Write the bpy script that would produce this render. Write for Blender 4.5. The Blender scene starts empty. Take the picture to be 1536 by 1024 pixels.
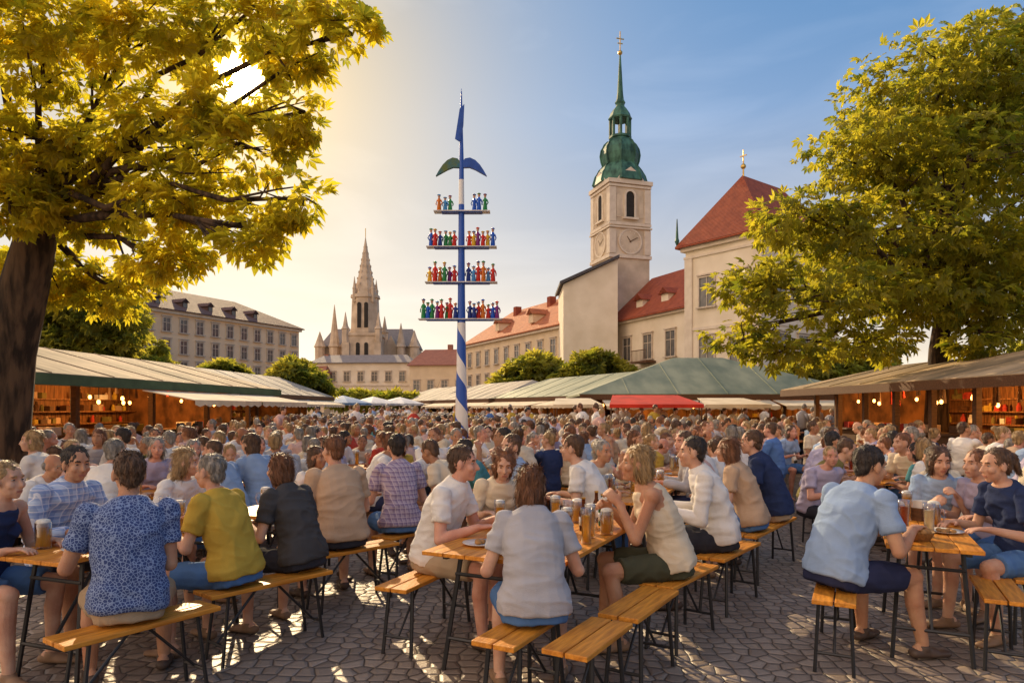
import bpy, bmesh, math, random, time
import numpy as np
from mathutils import Vector, Matrix
T0=time.time()
random.seed(7); rng=np.random.default_rng(7)
R=math.radians; pi=math.pi
S=bpy.context.scene; C=S.collection
F=1024.;H=1.65;HZ=612.
def ad(px,py,d): return Vector(((px-768)*d/F,d,H+(HZ-py)*d/F))
# ------------------------------------------------------------ materials
def nm(name):
    m=bpy.data.materials.new(name); m.use_nodes=True; t=m.node_tree
    return m,t.nodes,t.links,t.nodes['Principled BSDF']
def mth(N,L,op,a,b=None,clamp=False):
    n=N.new('ShaderNodeMath'); n.operation=op; n.use_clamp=clamp
    for i,x in enumerate((a,b)):
        if x is None: continue
        if isinstance(x,(int,float)): n.inputs[i].default_value=x
        else: L.new(x,n.inputs[i])
    return n.outputs[0]
def mixc(N,L,f,a,b):
    n=N.new('ShaderNodeMix'); n.data_type='RGBA'
    for i,x in ((0,f),(6,a),(7,b)):
        if isinstance(x,(int,float)): n.inputs[i].default_value=x
        elif isinstance(x,tuple): n.inputs[i].default_value=(*x[:3],1)
        else: L.new(x,n.inputs[i])
    return n.outputs[2]
def mat(name,c,c2=None,s=6,rough=.7,metal=0,bump=0,bs=40,st=(1,1,1),spec=.3,det=5,lo=.35,hi=.65,em=0):
    m,N,L,b=nm(name)
    tc=N.new('ShaderNodeTexCoord'); mp=N.new('ShaderNodeMapping'); mp.inputs['Scale'].default_value=st
    L.new(tc.outputs['Object'],mp.inputs[0])
    if c2 is None: c2=tuple(v*.7 for v in c)
    nz=N.new('ShaderNodeTexNoise'); nz.inputs['Scale'].default_value=s; nz.inputs['Detail'].default_value=det
    L.new(mp.outputs[0],nz.inputs['Vector'])
    rp=N.new('ShaderNodeValToRGB'); e=rp.color_ramp.elements
    e[0].position=lo; e[0].color=(*c2,1); e[1].position=hi; e[1].color=(*c,1)
    L.new(nz.outputs['Fac'],rp.inputs[0]); L.new(rp.outputs[0],b.inputs['Base Color'])
    b.inputs['Roughness'].default_value=rough; b.inputs['Metallic'].default_value=metal
    b.inputs['Specular IOR Level'].default_value=spec
    if em:
        L.new(rp.outputs[0],b.inputs['Emission Color']); b.inputs['Emission Strength'].default_value=em
    if bump:
        n2=N.new('ShaderNodeTexNoise'); n2.inputs['Scale'].default_value=bs; n2.inputs['Detail'].default_value=4
        L.new(mp.outputs[0],n2.inputs['Vector'])
        bp=N.new('ShaderNodeBump'); bp.inputs['Strength'].default_value=min(1,bump); bp.inputs['Distance'].default_value=.02
        L.new(n2.outputs['Fac'],bp.inputs['Height']); L.new(bp.outputs[0],b.inputs['Normal'])
    return m
def plaid(name,base,l1,l2,sc):
    m,N,L,b=nm(name); tc=N.new('ShaderNodeTexCoord'); sp=N.new('ShaderNodeSeparateXYZ'); L.new(tc.outputs['Object'],sp.inputs[0])
    x=mth(N,L,'ADD',sp.outputs[0],mth(N,L,'MULTIPLY',sp.outputs[1],.6))
    def band(v,s,o,w): return mth(N,L,'LESS_THAN',mth(N,L,'FRACT',mth(N,L,'ADD',mth(N,L,'MULTIPLY',v,s),o)),w)
    c=mixc(N,L,mth(N,L,'MULTIPLY',band(x,sc,0,.45),.55),base,l1)
    c=mixc(N,L,mth(N,L,'MULTIPLY',band(sp.outputs[2],sc,0,.45),.55),c,l1)
    c=mixc(N,L,mth(N,L,'MULTIPLY',band(x,sc,.6,.12),.7),c,l2); c=mixc(N,L,mth(N,L,'MULTIPLY',band(sp.outputs[2],sc,.6,.12),.7),c,l2)
    L.new(c,b.inputs['Base Color']); b.inputs['Roughness'].default_value=.85; return m
def speck(name,c,c2,sc):
    m,N,L,b=nm(name); tc=N.new('ShaderNodeTexCoord'); v=N.new('ShaderNodeTexVoronoi'); v.feature='DISTANCE_TO_EDGE'; v.inputs['Scale'].default_value=sc
    L.new(tc.outputs['Object'],v.inputs['Vector'])
    L.new(mixc(N,L,mth(N,L,'LESS_THAN',v.outputs['Distance'],.09),c,c2),b.inputs['Base Color']); b.inputs['Roughness'].default_value=.85; return m
def wood(name,c,c2,rough=.35):
    m=mat(name,c,c2,s=5,rough=rough,st=(9,1,9),bump=.2,bs=14,spec=.28,lo=.3,hi=.7); return m
def tile(name,c,c2,s=3.):
    m,N,L,b=nm(name); tc=N.new('ShaderNodeTexCoord'); w=N.new('ShaderNodeTexWave'); w.wave_type='BANDS'; w.bands_direction='Z'; w.inputs['Scale'].default_value=s; w.inputs['Distortion'].default_value=.4
    nz=N.new('ShaderNodeTexNoise'); nz.inputs['Scale'].default_value=1.6; nz.inputs['Detail'].default_value=8
    n2=N.new('ShaderNodeTexVoronoi'); n2.inputs['Scale'].default_value=5
    for q in (w,nz,n2): L.new(tc.outputs['Object'],q.inputs['Vector'])
    f=mth(N,L,'MULTIPLY',nz.outputs['Fac'],mth(N,L,'ADD',mth(N,L,'MULTIPLY',w.outputs['Fac'],.5),.75))
    sp=N.new('ShaderNodeSeparateColor'); L.new(n2.outputs['Color'],sp.inputs[0])
    f=mth(N,L,'ADD',mth(N,L,'MULTIPLY',f,1.1),mth(N,L,'MULTIPLY',sp.outputs[0],.3))
    L.new(mixc(N,L,mth(N,L,'SUBTRACT',f,.2,True),c2,c),b.inputs['Base Color']); b.inputs['Roughness'].default_value=.8
    bp=N.new('ShaderNodeBump'); bp.inputs['Distance'].default_value=.06; L.new(w.outputs['Fac'],bp.inputs['Height']); L.new(bp.outputs[0],b.inputs['Normal'])
    return m
def leafmat(name,a,b_,ta,tb,mx_=.62):
    m,N,L,b=nm(name); at=N.new('ShaderNodeAttribute'); at.attribute_name='tone'
    c=mixc(N,L,at.outputs['Fac'],a,b_); t=mixc(N,L,at.outputs['Fac'],ta,tb)
    L.new(c,b.inputs['Base Color']); b.inputs['Roughness'].default_value=.5; b.inputs['Specular IOR Level'].default_value=.3
    tr=N.new('ShaderNodeBsdfTranslucent'); L.new(t,tr.inputs[0]); ad_=N.new('ShaderNodeMixShader'); ad_.inputs[0].default_value=mx_
    L.new(b.outputs[0],ad_.inputs[1]); L.new(tr.outputs[0],ad_.inputs[2]); L.new(ad_.outputs[0],N['Material Output'].inputs[0]); return m
M={}
M['steel']=mat('black_steel',(.02,.02,.022),rough=.4,spec=.5,s=20)
M['wood']=wood('bench_wood',(.80,.33,.04),(.45,.155,.018),.42); M['dwood']=wood('dark_wood',(.15,.07,.03),(.07,.032,.014),.6)
M['bark']=mat('bark',(.10,.06,.034),(.022,.014,.009),s=7,rough=.9,bump=1,bs=10,st=(1.6,1.6,.3),lo=.4,hi=.6)
M['cream']=mat('plaster_cream',(.74,.59,.40),(.64,.50,.33),s=.7,rough=.9,bump=.1,bs=8,det=9); M['warmcream']=mat('plaster_warm_cream',(.88,.67,.44),(.80,.59,.37),s=.7,rough=.9,bump=.1,bs=8,det=9)
M['white']=mat('plaster_white',(.82,.72,.57),(.70,.60,.45),s=.6,rough=.9,bump=.1,bs=8,det=9)
M['stone']=mat('pale_stone',(.70,.58,.43),(.52,.42,.30),s=.9,rough=.9,bump=.2,bs=6,det=9)
M['gothic']=mat('weathered_stone',(.64,.51,.37),(.44,.34,.24),s=.8,rough=.9,bump=.4,bs=4,det=9)
M['trim']=mat('stone_trim',(.74,.64,.51),s=2,rough=.85,c2=(.64,.54,.42)); M['glass']=mat('window_glass',(.16,.15,.14),(.07,.07,.07),s=2,rough=.12,spec=.7)
M['dark']=mat('dark_opening',(.03,.025,.02)); M['wframe']=mat('window_frame',(.66,.55,.43),s=3)
M['red']=tile('red_roof_tile',(.52,.125,.045),(.24,.045,.02)); M['orange']=tile('orange_roof_tile',(.66,.22,.075),(.36,.10,.035)); M['slate']=tile('slate_roof',(.15,.14,.15),(.075,.07,.075)); M['brownroof']=tile('brown_slate_roof',(.20,.10,.075),(.085,.055,.05)); M['farslate']=tile('far_slate_roof',(.36,.31,.28),(.24,.21,.19)); M['farred']=tile('far_red_roof',(.52,.21,.12),(.34,.13,.08))  # far roof tiles are paler: distance haze put into their colour
M['copper']=mat('green_copper',(.075,.20,.14),(.02,.062,.047),s=2.2,rough=.6,bump=.25,bs=5,det=9,st=(1,1,.4)); M['gold']=mat('gilded_metal',(.7,.45,.12),metal=.9,rough=.3)
M['grnroof']=mat('green_sheet_roof',(.32,.33,.2),(.15,.18,.11),s=1.1,rough=.55,bump=.15,bs=3,det=9,st=(1,.35,1)); M['greyroof']=mat('grey_canvas_roof',(.50,.43,.33),(.27,.24,.18),s=1.,rough=.8,det=9,bump=.15,bs=3,st=(1,.35,1))
M['tanroof']=mat('tan_canvas_roof',(.50,.36,.21),(.17,.13,.075),s=1.4,rough=.85,det=10,bump=.4,bs=3,st=(1,.3,1)); M['greentrim']=mat('green_painted_board',(.08,.13,.06),s=3)
M['canvas']=mat('cream_canvas',(.76,.64,.45),(.62,.5,.33),s=2,rough=.9); M['redcloth']=mat('red_canvas',(.65,.04,.02),s=2,rough=.8); M['whitecloth']=mat('white_canvas',(.75,.74,.72),s=2); M['bluecloth']=mat('blue_canvas',(.2,.35,.55),s=2)
M['bulb']=mat('lit_bulb',(1,.45,.10),(1,.43,.1),em=9); M['warmwall']=mat('warm_timber_wall',(.30,.13,.04),(.08,.034,.013),s=3,st=(6,1,.6))
M['blue']=mat('maypole_blue',(.02,.09,.42),s=4,rough=.4); M['paint']=mat('white_paint',(.78,.76,.72),s=4,rough=.5)
M['china']=mat('white_china',(.8,.79,.76),rough=.2,spec=.5); M['foam']=mat('beer_foam',(.85,.8,.68),s=40,bump=.3,bs=200)
def beerm(n,c):
    m=mat(n,c,tuple(v*.8 for v in c),s=12,rough=.08,spec=.6); b=m.node_tree.nodes['Principled BSDF']; b.inputs['Transmission Weight'].default_value=.45; b.inputs['IOR'].default_value=1.2; return m
M['beer']=beerm('amber_beer',(.98,.55,.06)); M['darkbeer']=beerm('red_drink',(.5,.06,.015)); M['pale']=beerm('cloudy_drink',(.95,.85,.55))
gm,N,L,b=nm('clear_glass'); tr=N.new('ShaderNodeBsdfTransparent'); gl=N.new('ShaderNodeBsdfGlossy'); gl.inputs['Roughness'].default_value=.05; lw=N.new('ShaderNodeLayerWeight'); lw.inputs[0].default_value=.35; mx=N.new('ShaderNodeMixShader')
L.new(lw.outputs['Facing'],mx.inputs[0]); L.new(tr.outputs[0],mx.inputs[1]); L.new(gl.outputs[0],mx.inputs[2]); L.new(mx.outputs[0],N['Material Output'].inputs[0]); M['clear']=gm
M['leafL']=leafmat('golden_leaf',(.045,.065,.012),(.17,.15,.018),(.46,.47,.02),(1.,.82,.045),.72)
M['leafR']=leafmat('olive_gold_leaf',(.028,.052,.010),(.13,.13,.018),(.15,.22,.012),(.76,.66,.045))
M['leafB']=leafmat('far_leaf',(.05,.08,.015),(.15,.16,.03),(.22,.28,.02),(.72,.62,.07))
# cobbles
m,N,L,b=nm('cobblestones'); tc=N.new('ShaderNodeTexCoord'); nz=N.new('ShaderNodeTexNoise'); nz.inputs['Scale'].default_value=1.5
L.new(tc.outputs['Object'],nz.inputs['Vector'])
vm=N.new('ShaderNodeVectorMath'); vm.operation='SCALE'; vm.inputs['Scale'].default_value=.12; L.new(nz.outputs['Color'],vm.inputs[0])
va=N.new('ShaderNodeVectorMath'); L.new(tc.outputs['Object'],va.inputs[0]); L.new(vm.outputs[0],va.inputs[1])
v1=N.new('ShaderNodeTexVoronoi'); v1.feature='DISTANCE_TO_EDGE'; v2=N.new('ShaderNodeTexVoronoi')
for v in (v1,v2): v.voronoi_dimensions='2D'; v.inputs['Scale'].default_value=8.8; v.inputs['Randomness'].default_value=.62; L.new(va.outputs[0],v.inputs['Vector'])
sp=N.new('ShaderNodeSeparateColor'); L.new(v2.outputs['Color'],sp.inputs[0])
big=N.new('ShaderNodeTexNoise'); big.inputs['Scale'].default_value=.8; big.inputs['Detail'].default_value=6; L.new(tc.outputs['Object'],big.inputs['Vector'])
fine=N.new('ShaderNodeTexNoise'); fine.inputs['Scale'].default_value=45; fine.inputs['Detail'].default_value=5; L.new(tc.outputs['Object'],fine.inputs['Vector'])
c=mixc(N,L,sp.outputs[0],(.20,.155,.12),(.40,.32,.25)); c=mixc(N,L,mth(N,L,'MULTIPLY',big.outputs['Fac'],.5),c,(.24,.18,.135)); c=mixc(N,L,mth(N,L,'MULTIPLY',fine.outputs['Fac'],.4),c,(.12,.092,.072))
e=mth(N,L,'MULTIPLY',v1.outputs['Distance'],12.,True); c=mixc(N,L,e,(.06,.046,.036),c); L.new(c,b.inputs['Base Color'])
b.inputs['Roughness'].default_value=.5; b.inputs['Specular IOR Level'].default_value=.45
h=mth(N,L,'ADD',mth(N,L,'POWER',mth(N,L,'MULTIPLY',v1.outputs['Distance'],4.5,True),.5),mth(N,L,'MULTIPLY',fine.outputs['Fac'],.2)); bp=N.new('ShaderNodeBump'); bp.inputs['Distance'].default_value=.02; bp.inputs['Strength'].default_value=.8
L.new(h,bp.inputs['Height']); L.new(bp.outputs[0],b.inputs['Normal']); M['cobble']=m
# maypole stripes: broad spiral low down, blue above with a white length
m,N,L,b=nm('blue_white_spiral'); tc=N.new('ShaderNodeTexCoord'); sp=N.new('ShaderNodeSeparateXYZ'); L.new(tc.outputs['Object'],sp.inputs[0])
a=mth(N,L,'DIVIDE',mth(N,L,'ARCTAN2',sp.outputs[1],sp.outputs[0]),2*pi); q=mth(N,L,'FRACT',mth(N,L,'ADD',a,mth(N,L,'MULTIPLY',sp.outputs[2],.7)))
wb=mth(N,L,'MULTIPLY',mth(N,L,'GREATER_THAN',sp.outputs[2],8.2),mth(N,L,'LESS_THAN',sp.outputs[2],9.0))
fac=mth(N,L,'MULTIPLY',mth(N,L,'MAXIMUM',mth(N,L,'LESS_THAN',q,.55),mth(N,L,'GREATER_THAN',sp.outputs[2],4.4)),mth(N,L,'SUBTRACT',1.,wb))
L.new(mixc(N,L,fac,(.76,.74,.7),(.02,.09,.42)),b.inputs['Base Color']); b.inputs['Roughness'].default_value=.45; M['spiral']=m
# ------------------------------------------------------------ mesh helper
class MB:
    def __init__(s): s.v=[];s.f=[];s.m=[];s.mi=0
    def add(s,vs,fs):
        o=len(s.v); s.v+=[tuple(map(float,v)) for v in vs]; s.f+=[[i+o for i in f] for f in fs]; s.m+=[s.mi]*len(fs); return s
    def box(s,c,d,rz=0):
        co,si=math.cos(rz),math.sin(rz); vs=[]
        for z in (-.5,.5):
            for x,y in ((-.5,-.5),(.5,-.5),(.5,.5),(-.5,.5)):
                X,Y=x*d[0],y*d[1]; vs.append((c[0]+X*co-Y*si,c[1]+X*si+Y*co,c[2]+z*d[2]))
        return s.add(vs,[(3,2,1,0),(4,5,6,7),(0,1,5,4),(1,2,6,5),(2,3,7,6),(3,0,4,7)])
    def tube(s,pts,rad,n=8):
        pts=[Vector(p) for p in pts]; vs=[];fs=[]; k=len(pts)
        if not isinstance(rad,(list,tuple)): rad=[rad]*k
        for i,p in enumerate(pts):
            d=(pts[min(i+1,k-1)]-pts[max(i-1,0)]).normalized(); u=d.cross(Vector((0,0,1)) if abs(d.z)<.9 else Vector((1,0,0))).normalized(); w=d.cross(u)
            for j in range(n):
                a=2*pi*j/n; vs.append(p+(u*math.cos(a)+w*math.sin(a))*rad[i])
        for i in range(k-1):
            for j in range(n): fs.append((i*n+j,i*n+(j+1)%n,(i+1)*n+(j+1)%n,(i+1)*n+j))
        fs.append(tuple(range(n))[::-1]); fs.append(tuple(range((k-1)*n,k*n))); return s.add(vs,fs)
    def lathe(s,prof,n=16,c=(0,0,0),ph=0):
        vs=[];fs=[];k=len(prof)
        for r,z in prof:
            for j in range(n): a=2*pi*j/n+ph; vs.append((c[0]+r*math.cos(a),c[1]+r*math.sin(a),c[2]+z))
        for i in range(k-1):
            for j in range(n): fs.append((i*n+j,i*n+(j+1)%n,(i+1)*n+(j+1)%n,(i+1)*n+j))
        fs.append(tuple(range(n))[::-1]); fs.append(tuple(range((k-1)*n,k*n))); return s.add(vs,fs)
    def ell(s,c,r,n=10,k=6): 
        return s.lathe([(max(.02,math.cos(t))*r[0],math.sin(t)*r[2]) for t in np.linspace(-pi/2,pi/2,k)],n,c)
    def prism(s,poly,y0,y1):
        n=len(poly); vs=[(x,y0,z) for x,z in poly]+[(x,y1,z) for x,z in poly]
        return s.add(vs,[tuple(range(n)),tuple(range(n,2*n))[::-1]]+[(i,i+n,(i+1)%n+n,(i+1)%n) for i in range(n)])
    def hip(s,x0,x1,y0,y1,z0,z1,ix=0,t=.1,axis='x'):
        if axis=='x': r=[(x0+ix,(y0+y1)/2,z1),(x1-ix,(y0+y1)/2,z1)]; fs=[(0,1,5,4),(1,2,5),(2,3,4,5),(3,0,4)]
        else: r=[((x0+x1)/2,y0+ix,z1),((x0+x1)/2,y1-ix,z1)]; fs=[(0,1,4),(1,2,5,4),(2,3,5),(3,0,4,5)]
        e=[(x0,y0,z0),(x1,y0,z0),(x1,y1,z0),(x0,y1,z0)]; vs=e+r; vs=vs+[(a,b,c-t) for a,b,c in vs]
        fs=fs+[tuple(i+6 for i in f[::-1]) for f in fs]+[(0,6,7,1),(1,7,8,2),(2,8,9,3),(3,9,6,0)]
        return s.add(vs,fs)
    def mesh(s,mats,smooth=False,recalc=True):
        me=bpy.data.meshes.new('m'); me.from_pydata(s.v,[],s.f); me.polygons.foreach_set('material_index',s.m)
        if recalc:
            bm=bmesh.new(); bm.from_mesh(me); bmesh.ops.recalc_face_normals(bm,faces=bm.faces); bm.to_mesh(me); bm.free()
        for q in (mats if isinstance(mats,(list,tuple)) else [mats]): me.materials.append(q)
        if smooth: me.polygons.foreach_set('use_smooth',[True]*len(me.polygons))
        return me
    def build(s,name,mats,parent=None,smooth=False,bevel=0):
        o=ob(name,s.mesh(mats,smooth),parent)
        if bevel: bv=o.modifiers.new('b','BEVEL'); bv.width=bevel; bv.segments=2; bv.limit_method='ANGLE'
        return o
def ob(name,me,parent=None,loc=None,rz=0):
    o=bpy.data.objects.new(name,me); C.objects.link(o); o.parent=parent
    if loc is not None: o.location=loc
    if rz: o.rotation_euler=(0,0,rz)
    return o
def tag(o,label,cat,group=None,kind=None):
    o['label']=label;o['category']=cat
    if group:o['group']=group
    if kind:o['kind']=kind
    return o
def thing(name,label,cat,loc=(0,0,0),rz=0,group=None):
    return tag(ob(name,None,None,loc,rz),label,cat,group)
def dup(root,loc,rz,label,group=None):
    r=root.copy(); C.objects.link(r); r.location=loc; r.rotation_euler=(0,0,rz); r['label']=label
    if group: r['group']=group
    for ch in root.children:
        c=ch.copy(); C.objects.link(c); c.parent=r
        for g in ch.children: d=g.copy(); C.objects.link(d); d.parent=c
    return r
# ------------------------------------------------------------ people
A=lambda *v: np.array(v,float)
def nrm(v): return v/(np.linalg.norm(v)+1e-9)
class PB:
    def __init__(s): s.v=[];s.f=[];s.n=0
    def rings(s,rs):
        n=len(rs[0]);o=s.n;s.v+=rs;s.n+=n*len(rs)
        for i in range(len(rs)-1):
            for j in range(n):
                k=(j+1)%n; s.f.append((o+i*n+j,o+i*n+k,o+(i+1)*n+k,o+(i+1)*n+j))
        s.f.append(tuple(o+j for j in range(n))[::-1]); e=o+(len(rs)-1)*n; s.f.append(tuple(e+j for j in range(n)))
    def cap(s,a,b,ra,rb,flat=0,n=12,u=None,su=1,sv=1):
        a=np.array(a,float);b=np.array(b,float);d=nrm(b-a)
        if u is None: u=A(0,0,1) if abs(d[2])<.8 else A(0,1,0)
        u=nrm(u-d*(u@d));v=np.cross(d,u);ph=np.arange(n)*2*pi/n
        c=np.outer(np.cos(ph),u)*su+np.outer(np.sin(ph),v)*sv
        t1=[0] if flat else [-1.25,-.8,-.4,0]; t2=[0] if flat else [0,.4,.8,1.25]
        s.rings([a+d*ra*math.sin(t)+c*ra*math.cos(t) for t in t1]+[b+d*rb*math.sin(t)+c*rb*math.cos(t) for t in t2])
    def ell(s,c,r,Mx=None,n=12,k=8):
        if Mx is None: Mx=np.eye(3)
        ph=np.arange(n)*2*pi/n; rs=[]
        for t in np.linspace(-1.45,1.45,k):
            q=np.stack([np.cos(ph)*math.cos(t)*r[0],np.sin(ph)*math.cos(t)*r[1],np.full(n,math.sin(t)*r[2])],1); rs.append(np.array(c,float)+q@Mx.T)
        s.rings(rs)
    def loft(s,secs,n=20):
        ph=np.arange(n)*2*pi/n; rs=[]
        for c,u,v,ru,rv in secs: rs.append(c+np.outer(np.sign(np.cos(ph))*np.abs(np.cos(ph))**.85,u)*ru+np.outer(np.sign(np.sin(ph))*np.abs(np.sin(ph))**.85,v)*rv)
        s.rings(rs)
def remesh(lst):
    obs=[]
    for pb,vx,it in lst:
        me=bpy.data.meshes.new('t'); me.from_pydata(np.concatenate(pb.v).tolist(),[],pb.f); o=bpy.data.objects.new('t',me); C.objects.link(o)
        q=o.modifiers.new('r','REMESH'); q.mode='VOXEL'; q.voxel_size=vx
        if it: q=o.modifiers.new('s','SMOOTH'); q.factor=.5; q.iterations=it
        obs.append(o)
    dg=bpy.context.evaluated_depsgraph_get(); dg.update(); out=[]
    for o in obs:
        me=bpy.data.meshes.new_from_object(o.evaluated_get(dg)); me.polygons.foreach_set('use_smooth',[True]*len(me.polygons)); out.append(me)
    for o in obs: d=o.data; bpy.data.objects.remove(o); bpy.data.meshes.remove(d)
    return out
def cono(me):
    n=len(me.vertices); co=np.empty(n*3,np.float32); me.vertices.foreach_get('co',co)
    no=np.empty(n*3,np.float32); me.vertex_normals.foreach_get('vector',no); return co.reshape(-1,3),no.reshape(-1,3)
def displace(me,amp,ks,seed,off=.45,sign=1):
    co,no=cono(me);n=len(co)
    g=np.random.default_rng(seed); w=np.zeros(n)
    for i in range(7):
        k=g.normal(0,1,3)*np.array(ks); w+=np.sin(co@k+g.uniform(0,6.28)+1.2*np.sin(co@(g.normal(0,1,3)*12)))
    w/=2.6
    d=sign*(np.clip(np.abs(w),0,1)-off)
    co=co+no*(d*amp)[:,None]; me.vertices.foreach_set('co',co.astype(np.float32).ravel()); me.update()
def strands(me,hc,Mh,n,seed,ln,wd=.0022):
    co,no=cono(me);g=np.random.default_rng(seed);id_=g.integers(0,len(co),n);p=co[id_];nn=no[id_]
    hx,hy,hz=Mh.T
    d=-hz*1.0-hy*.45+g.normal(0,.2,(n,3));rel=(p-hc)@Mh
    d=np.where((rel[:,2]>.09)[:,None],-hy*.9+hx*np.sign(rel[:,:1])*.5+g.normal(0,.25,(n,3)),d)
    d=d-nn*(d*nn).sum(1)[:,None];d/=np.linalg.norm(d,axis=1)[:,None]+1e-6
    l=(ln*g.uniform(.6,1.3,n))[:,None];w=np.cross(d,nn)*wd
    a=p-nn*.004;b_=p+d*l*.5+nn*l*.07;e=p+d*l+nn*l*.06-hz*l*.1
    q=(e-hc)@Mh;ok=~((q[:,1]>.045)&(q[:,2]<.07)&(abs(q[:,0])<.075))
    bm=bmesh.new();bm.from_mesh(me)
    for i in np.nonzero(ok)[0]:
        v=[bm.verts.new(x) for x in (a[i]-w[i],a[i]+w[i],b_[i]+w[i],b_[i]-w[i],e[i])]
        bm.faces.new(v[:4]).smooth=True;bm.faces.new((v[3],v[2],v[4])).smooth=True
    bm.to_mesh(me);bm.free()
def ik(s,t,l1,l2,hint):
    d=t-s;D=np.linalg.norm(d);dn=d/D;D=min(D,l1+l2-.004);a=(l1*l1-l2*l2+D*D)/(2*D);h=math.sqrt(max(l1*l1-a*a,0)); hp=nrm(hint-dn*(hint@dn)); return s+dn*a+hp*h,s+dn*D
def hand(b,W,d,up,sd,curl):
    d=nrm(d);up=nrm(up-d*(up@d));x=np.cross(d,up)*-sd   # x points to the thumb
    Mx=np.stack([x,up,d],1); b.ell(W+d*.048,(.038,.0165,.055),Mx); b.cap(W-d*.03,W+d*.02,.026,.026,u=x,su=1.1,sv=.8)
    for o,l,fa in ((.029,.072,.14),(.010,.080,.04),(-.010,.075,-.06),(-.028,.058,-.17)):
        p=W+d*.088+x*o; c=curl; q=d*math.cos(fa)+x*math.sin(fa)
        for i,(ll,r0,r1) in enumerate(((.45,.0095,.009),(.32,.009,.0083),(.23,.0083,.0072))):
            dd=q*math.cos(c)-up*math.sin(c); e=p+dd*l*ll*1.05; b.cap(p,e,r0,r1,n=8); p=e;c+=curl*.9+.1
    p=W+d*.022+x*.030; e=p+nrm(d*.7+x*.75-up*.15)*.036; b.cap(p,e,.0125,.0105,n=8); b.cap(e,e+nrm(d*.95+x*.12-up*(.1+curl*.4))*.034,.0105,.0085,n=8)
def human(g,vx=.0068,seed=0,ns=1500):
    G=lambda k,d=0:g.get(k,d)
    fem=G('fem');fat=G('fat',1.);seat=G('seat',.47)/G('size',1.);st=G('stand')
    if st: seat=.83
    ln=R(G('lean',12));sl=R(G('slouch',16));tw=R(G('twist',0))
    D=lambda a:A(0,math.sin(a),math.cos(a)); Fw=lambda a:A(0,math.cos(a),-math.sin(a))
    X=A(1,0,0);Xt=A(math.cos(tw),math.sin(tw),0)
    p0=A(0,0,seat+.098);p1=p0+.16*D(ln);p2=p1+.175*D(ln+sl*.5);p3=p2+.15*D(ln+sl);p4=p3+.07*D(ln+sl*1.0)
    hw,ww,cw,sw=(.164,.122,.140,.145) if fem else (.156,.140,.160,.168); ww*=fat;hw*=(1+fat)/2;cw*=(1+fat)/2
    ty=.110*(.5+.5*fat)
    def torso(e,loose,bot,top,tank=0,hem=0):
        s=[(p0-D(ln)*bot,X,Fw(ln),hw*.97+e+hem,ty+e+hem),(p0,X,Fw(ln),hw+e+loose*.5+hem*.9,ty+e+loose*.4+hem*.9),(p0+.08*D(ln),X,Fw(ln),(hw+ww)/2+e+loose+hem*.5,ty+e+loose+hem*.4),(p1,X,Fw(ln),ww+e+loose,ty*.95+e+loose),
           (p1*.5+p2*.5,X*.5+Xt*.5,Fw(ln+sl*.4),(ww+cw)/2+e+loose*.8,ty+e+loose*.5),(p2,Xt,Fw(ln+sl*.5),cw+e,ty+.006+e)]
        if tank: s+=[(p3-.03*D(ln+sl),Xt,Fw(ln+sl),sw*.74+e,.098+e),(p3+.02*D(ln+sl),Xt,Fw(ln+sl),sw*.6+e,.075+e)]
        else: s+=[(p3-.02*D(ln+sl),Xt,Fw(ln+sl),sw+e,.098+e),(p3+.028*D(ln+sl),Xt,Fw(ln+sl),sw*.66+e,.076+e),(p3+.055*D(ln+sl),Xt,Fw(ln+sl),.070+e,.062+e)]
        if top: s.append((p4,X,Fw(ln+sl),.056,.058))
        return s
    B=PB();B.loft(torso(0,0,.07,1))
    sh=PB(); sh.loft(torso(.010,G('loose',.011),.035 if not st else .1,0,G('slv')=='tank',.020))
    if fem:
        for s_ in (-1,1):
            c=p2+.02*D(ln)+Xt*s_*.07+Fw(ln+sl*.5)*.082; B.ell(c,(.055,.05,.055)); sh.ell(c,(.066,.06,.068))
    slv=G('slv','tee')
    for s_,key in ((-1,'hl'),(1,'hr')):
        Sj=p3-.018*D(ln+sl)+Xt*s_*(sw+.010)
        tg=np.array(G(key,(s_*.17,.40,.80/G('size',1.))),float)
        E,W=ik(Sj,tg,.29,.255,np.array(G('el'+key[1],(s_*.4,-.25,-1.)),float))
        B.ell(Sj,(.054,.056,.056));B.cap(Sj,E,.047*(.9 if fem else 1.04),.038*(.93 if fem else 1));B.cap(E,E*.65+W*.35,.039,.041 if not fem else .036);B.cap(E*.65+W*.35,W,.039 if not fem else .035,.026 if not fem else .024)
        fd=nrm(W-E); hd=nrm(fd*A(1,1,.35)) if not G('grip') else nrm(fd+A(0,.4,0))
        up=A(0,0,1) if not G('grip') else A(s_*.9,0,.45)
        hand(B,W,hd,up,s_,.28 if not G('grip') else .75)
        if slv!='tank':
            sh.ell(Sj,(.066,.066,.067)); f=.62 if slv=='tee' else 1.
            e=Sj+(E-Sj)*f; sh.cap(Sj-nrm(E-Sj)*.03,e,.063,.063 if slv=='tee' else .052,flat=1)
            if slv=='long': sh.ell(E,(.053,.053,.053)); sh.cap(E,E+(W-E)*.93,.052,.039,flat=1)
    # legs
    tr=PB();shoes=[]; leg=G('leg','shorts')
    tr.loft([(p0-D(ln)*.085,X,Fw(ln),hw*.93+.010,ty+.008),(p0-D(ln)*.03,X,Fw(ln),hw+.010,ty+.010),(p0+.04*D(ln),X,Fw(ln),(hw+ww)/2+.005,ty+.006)])
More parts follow.
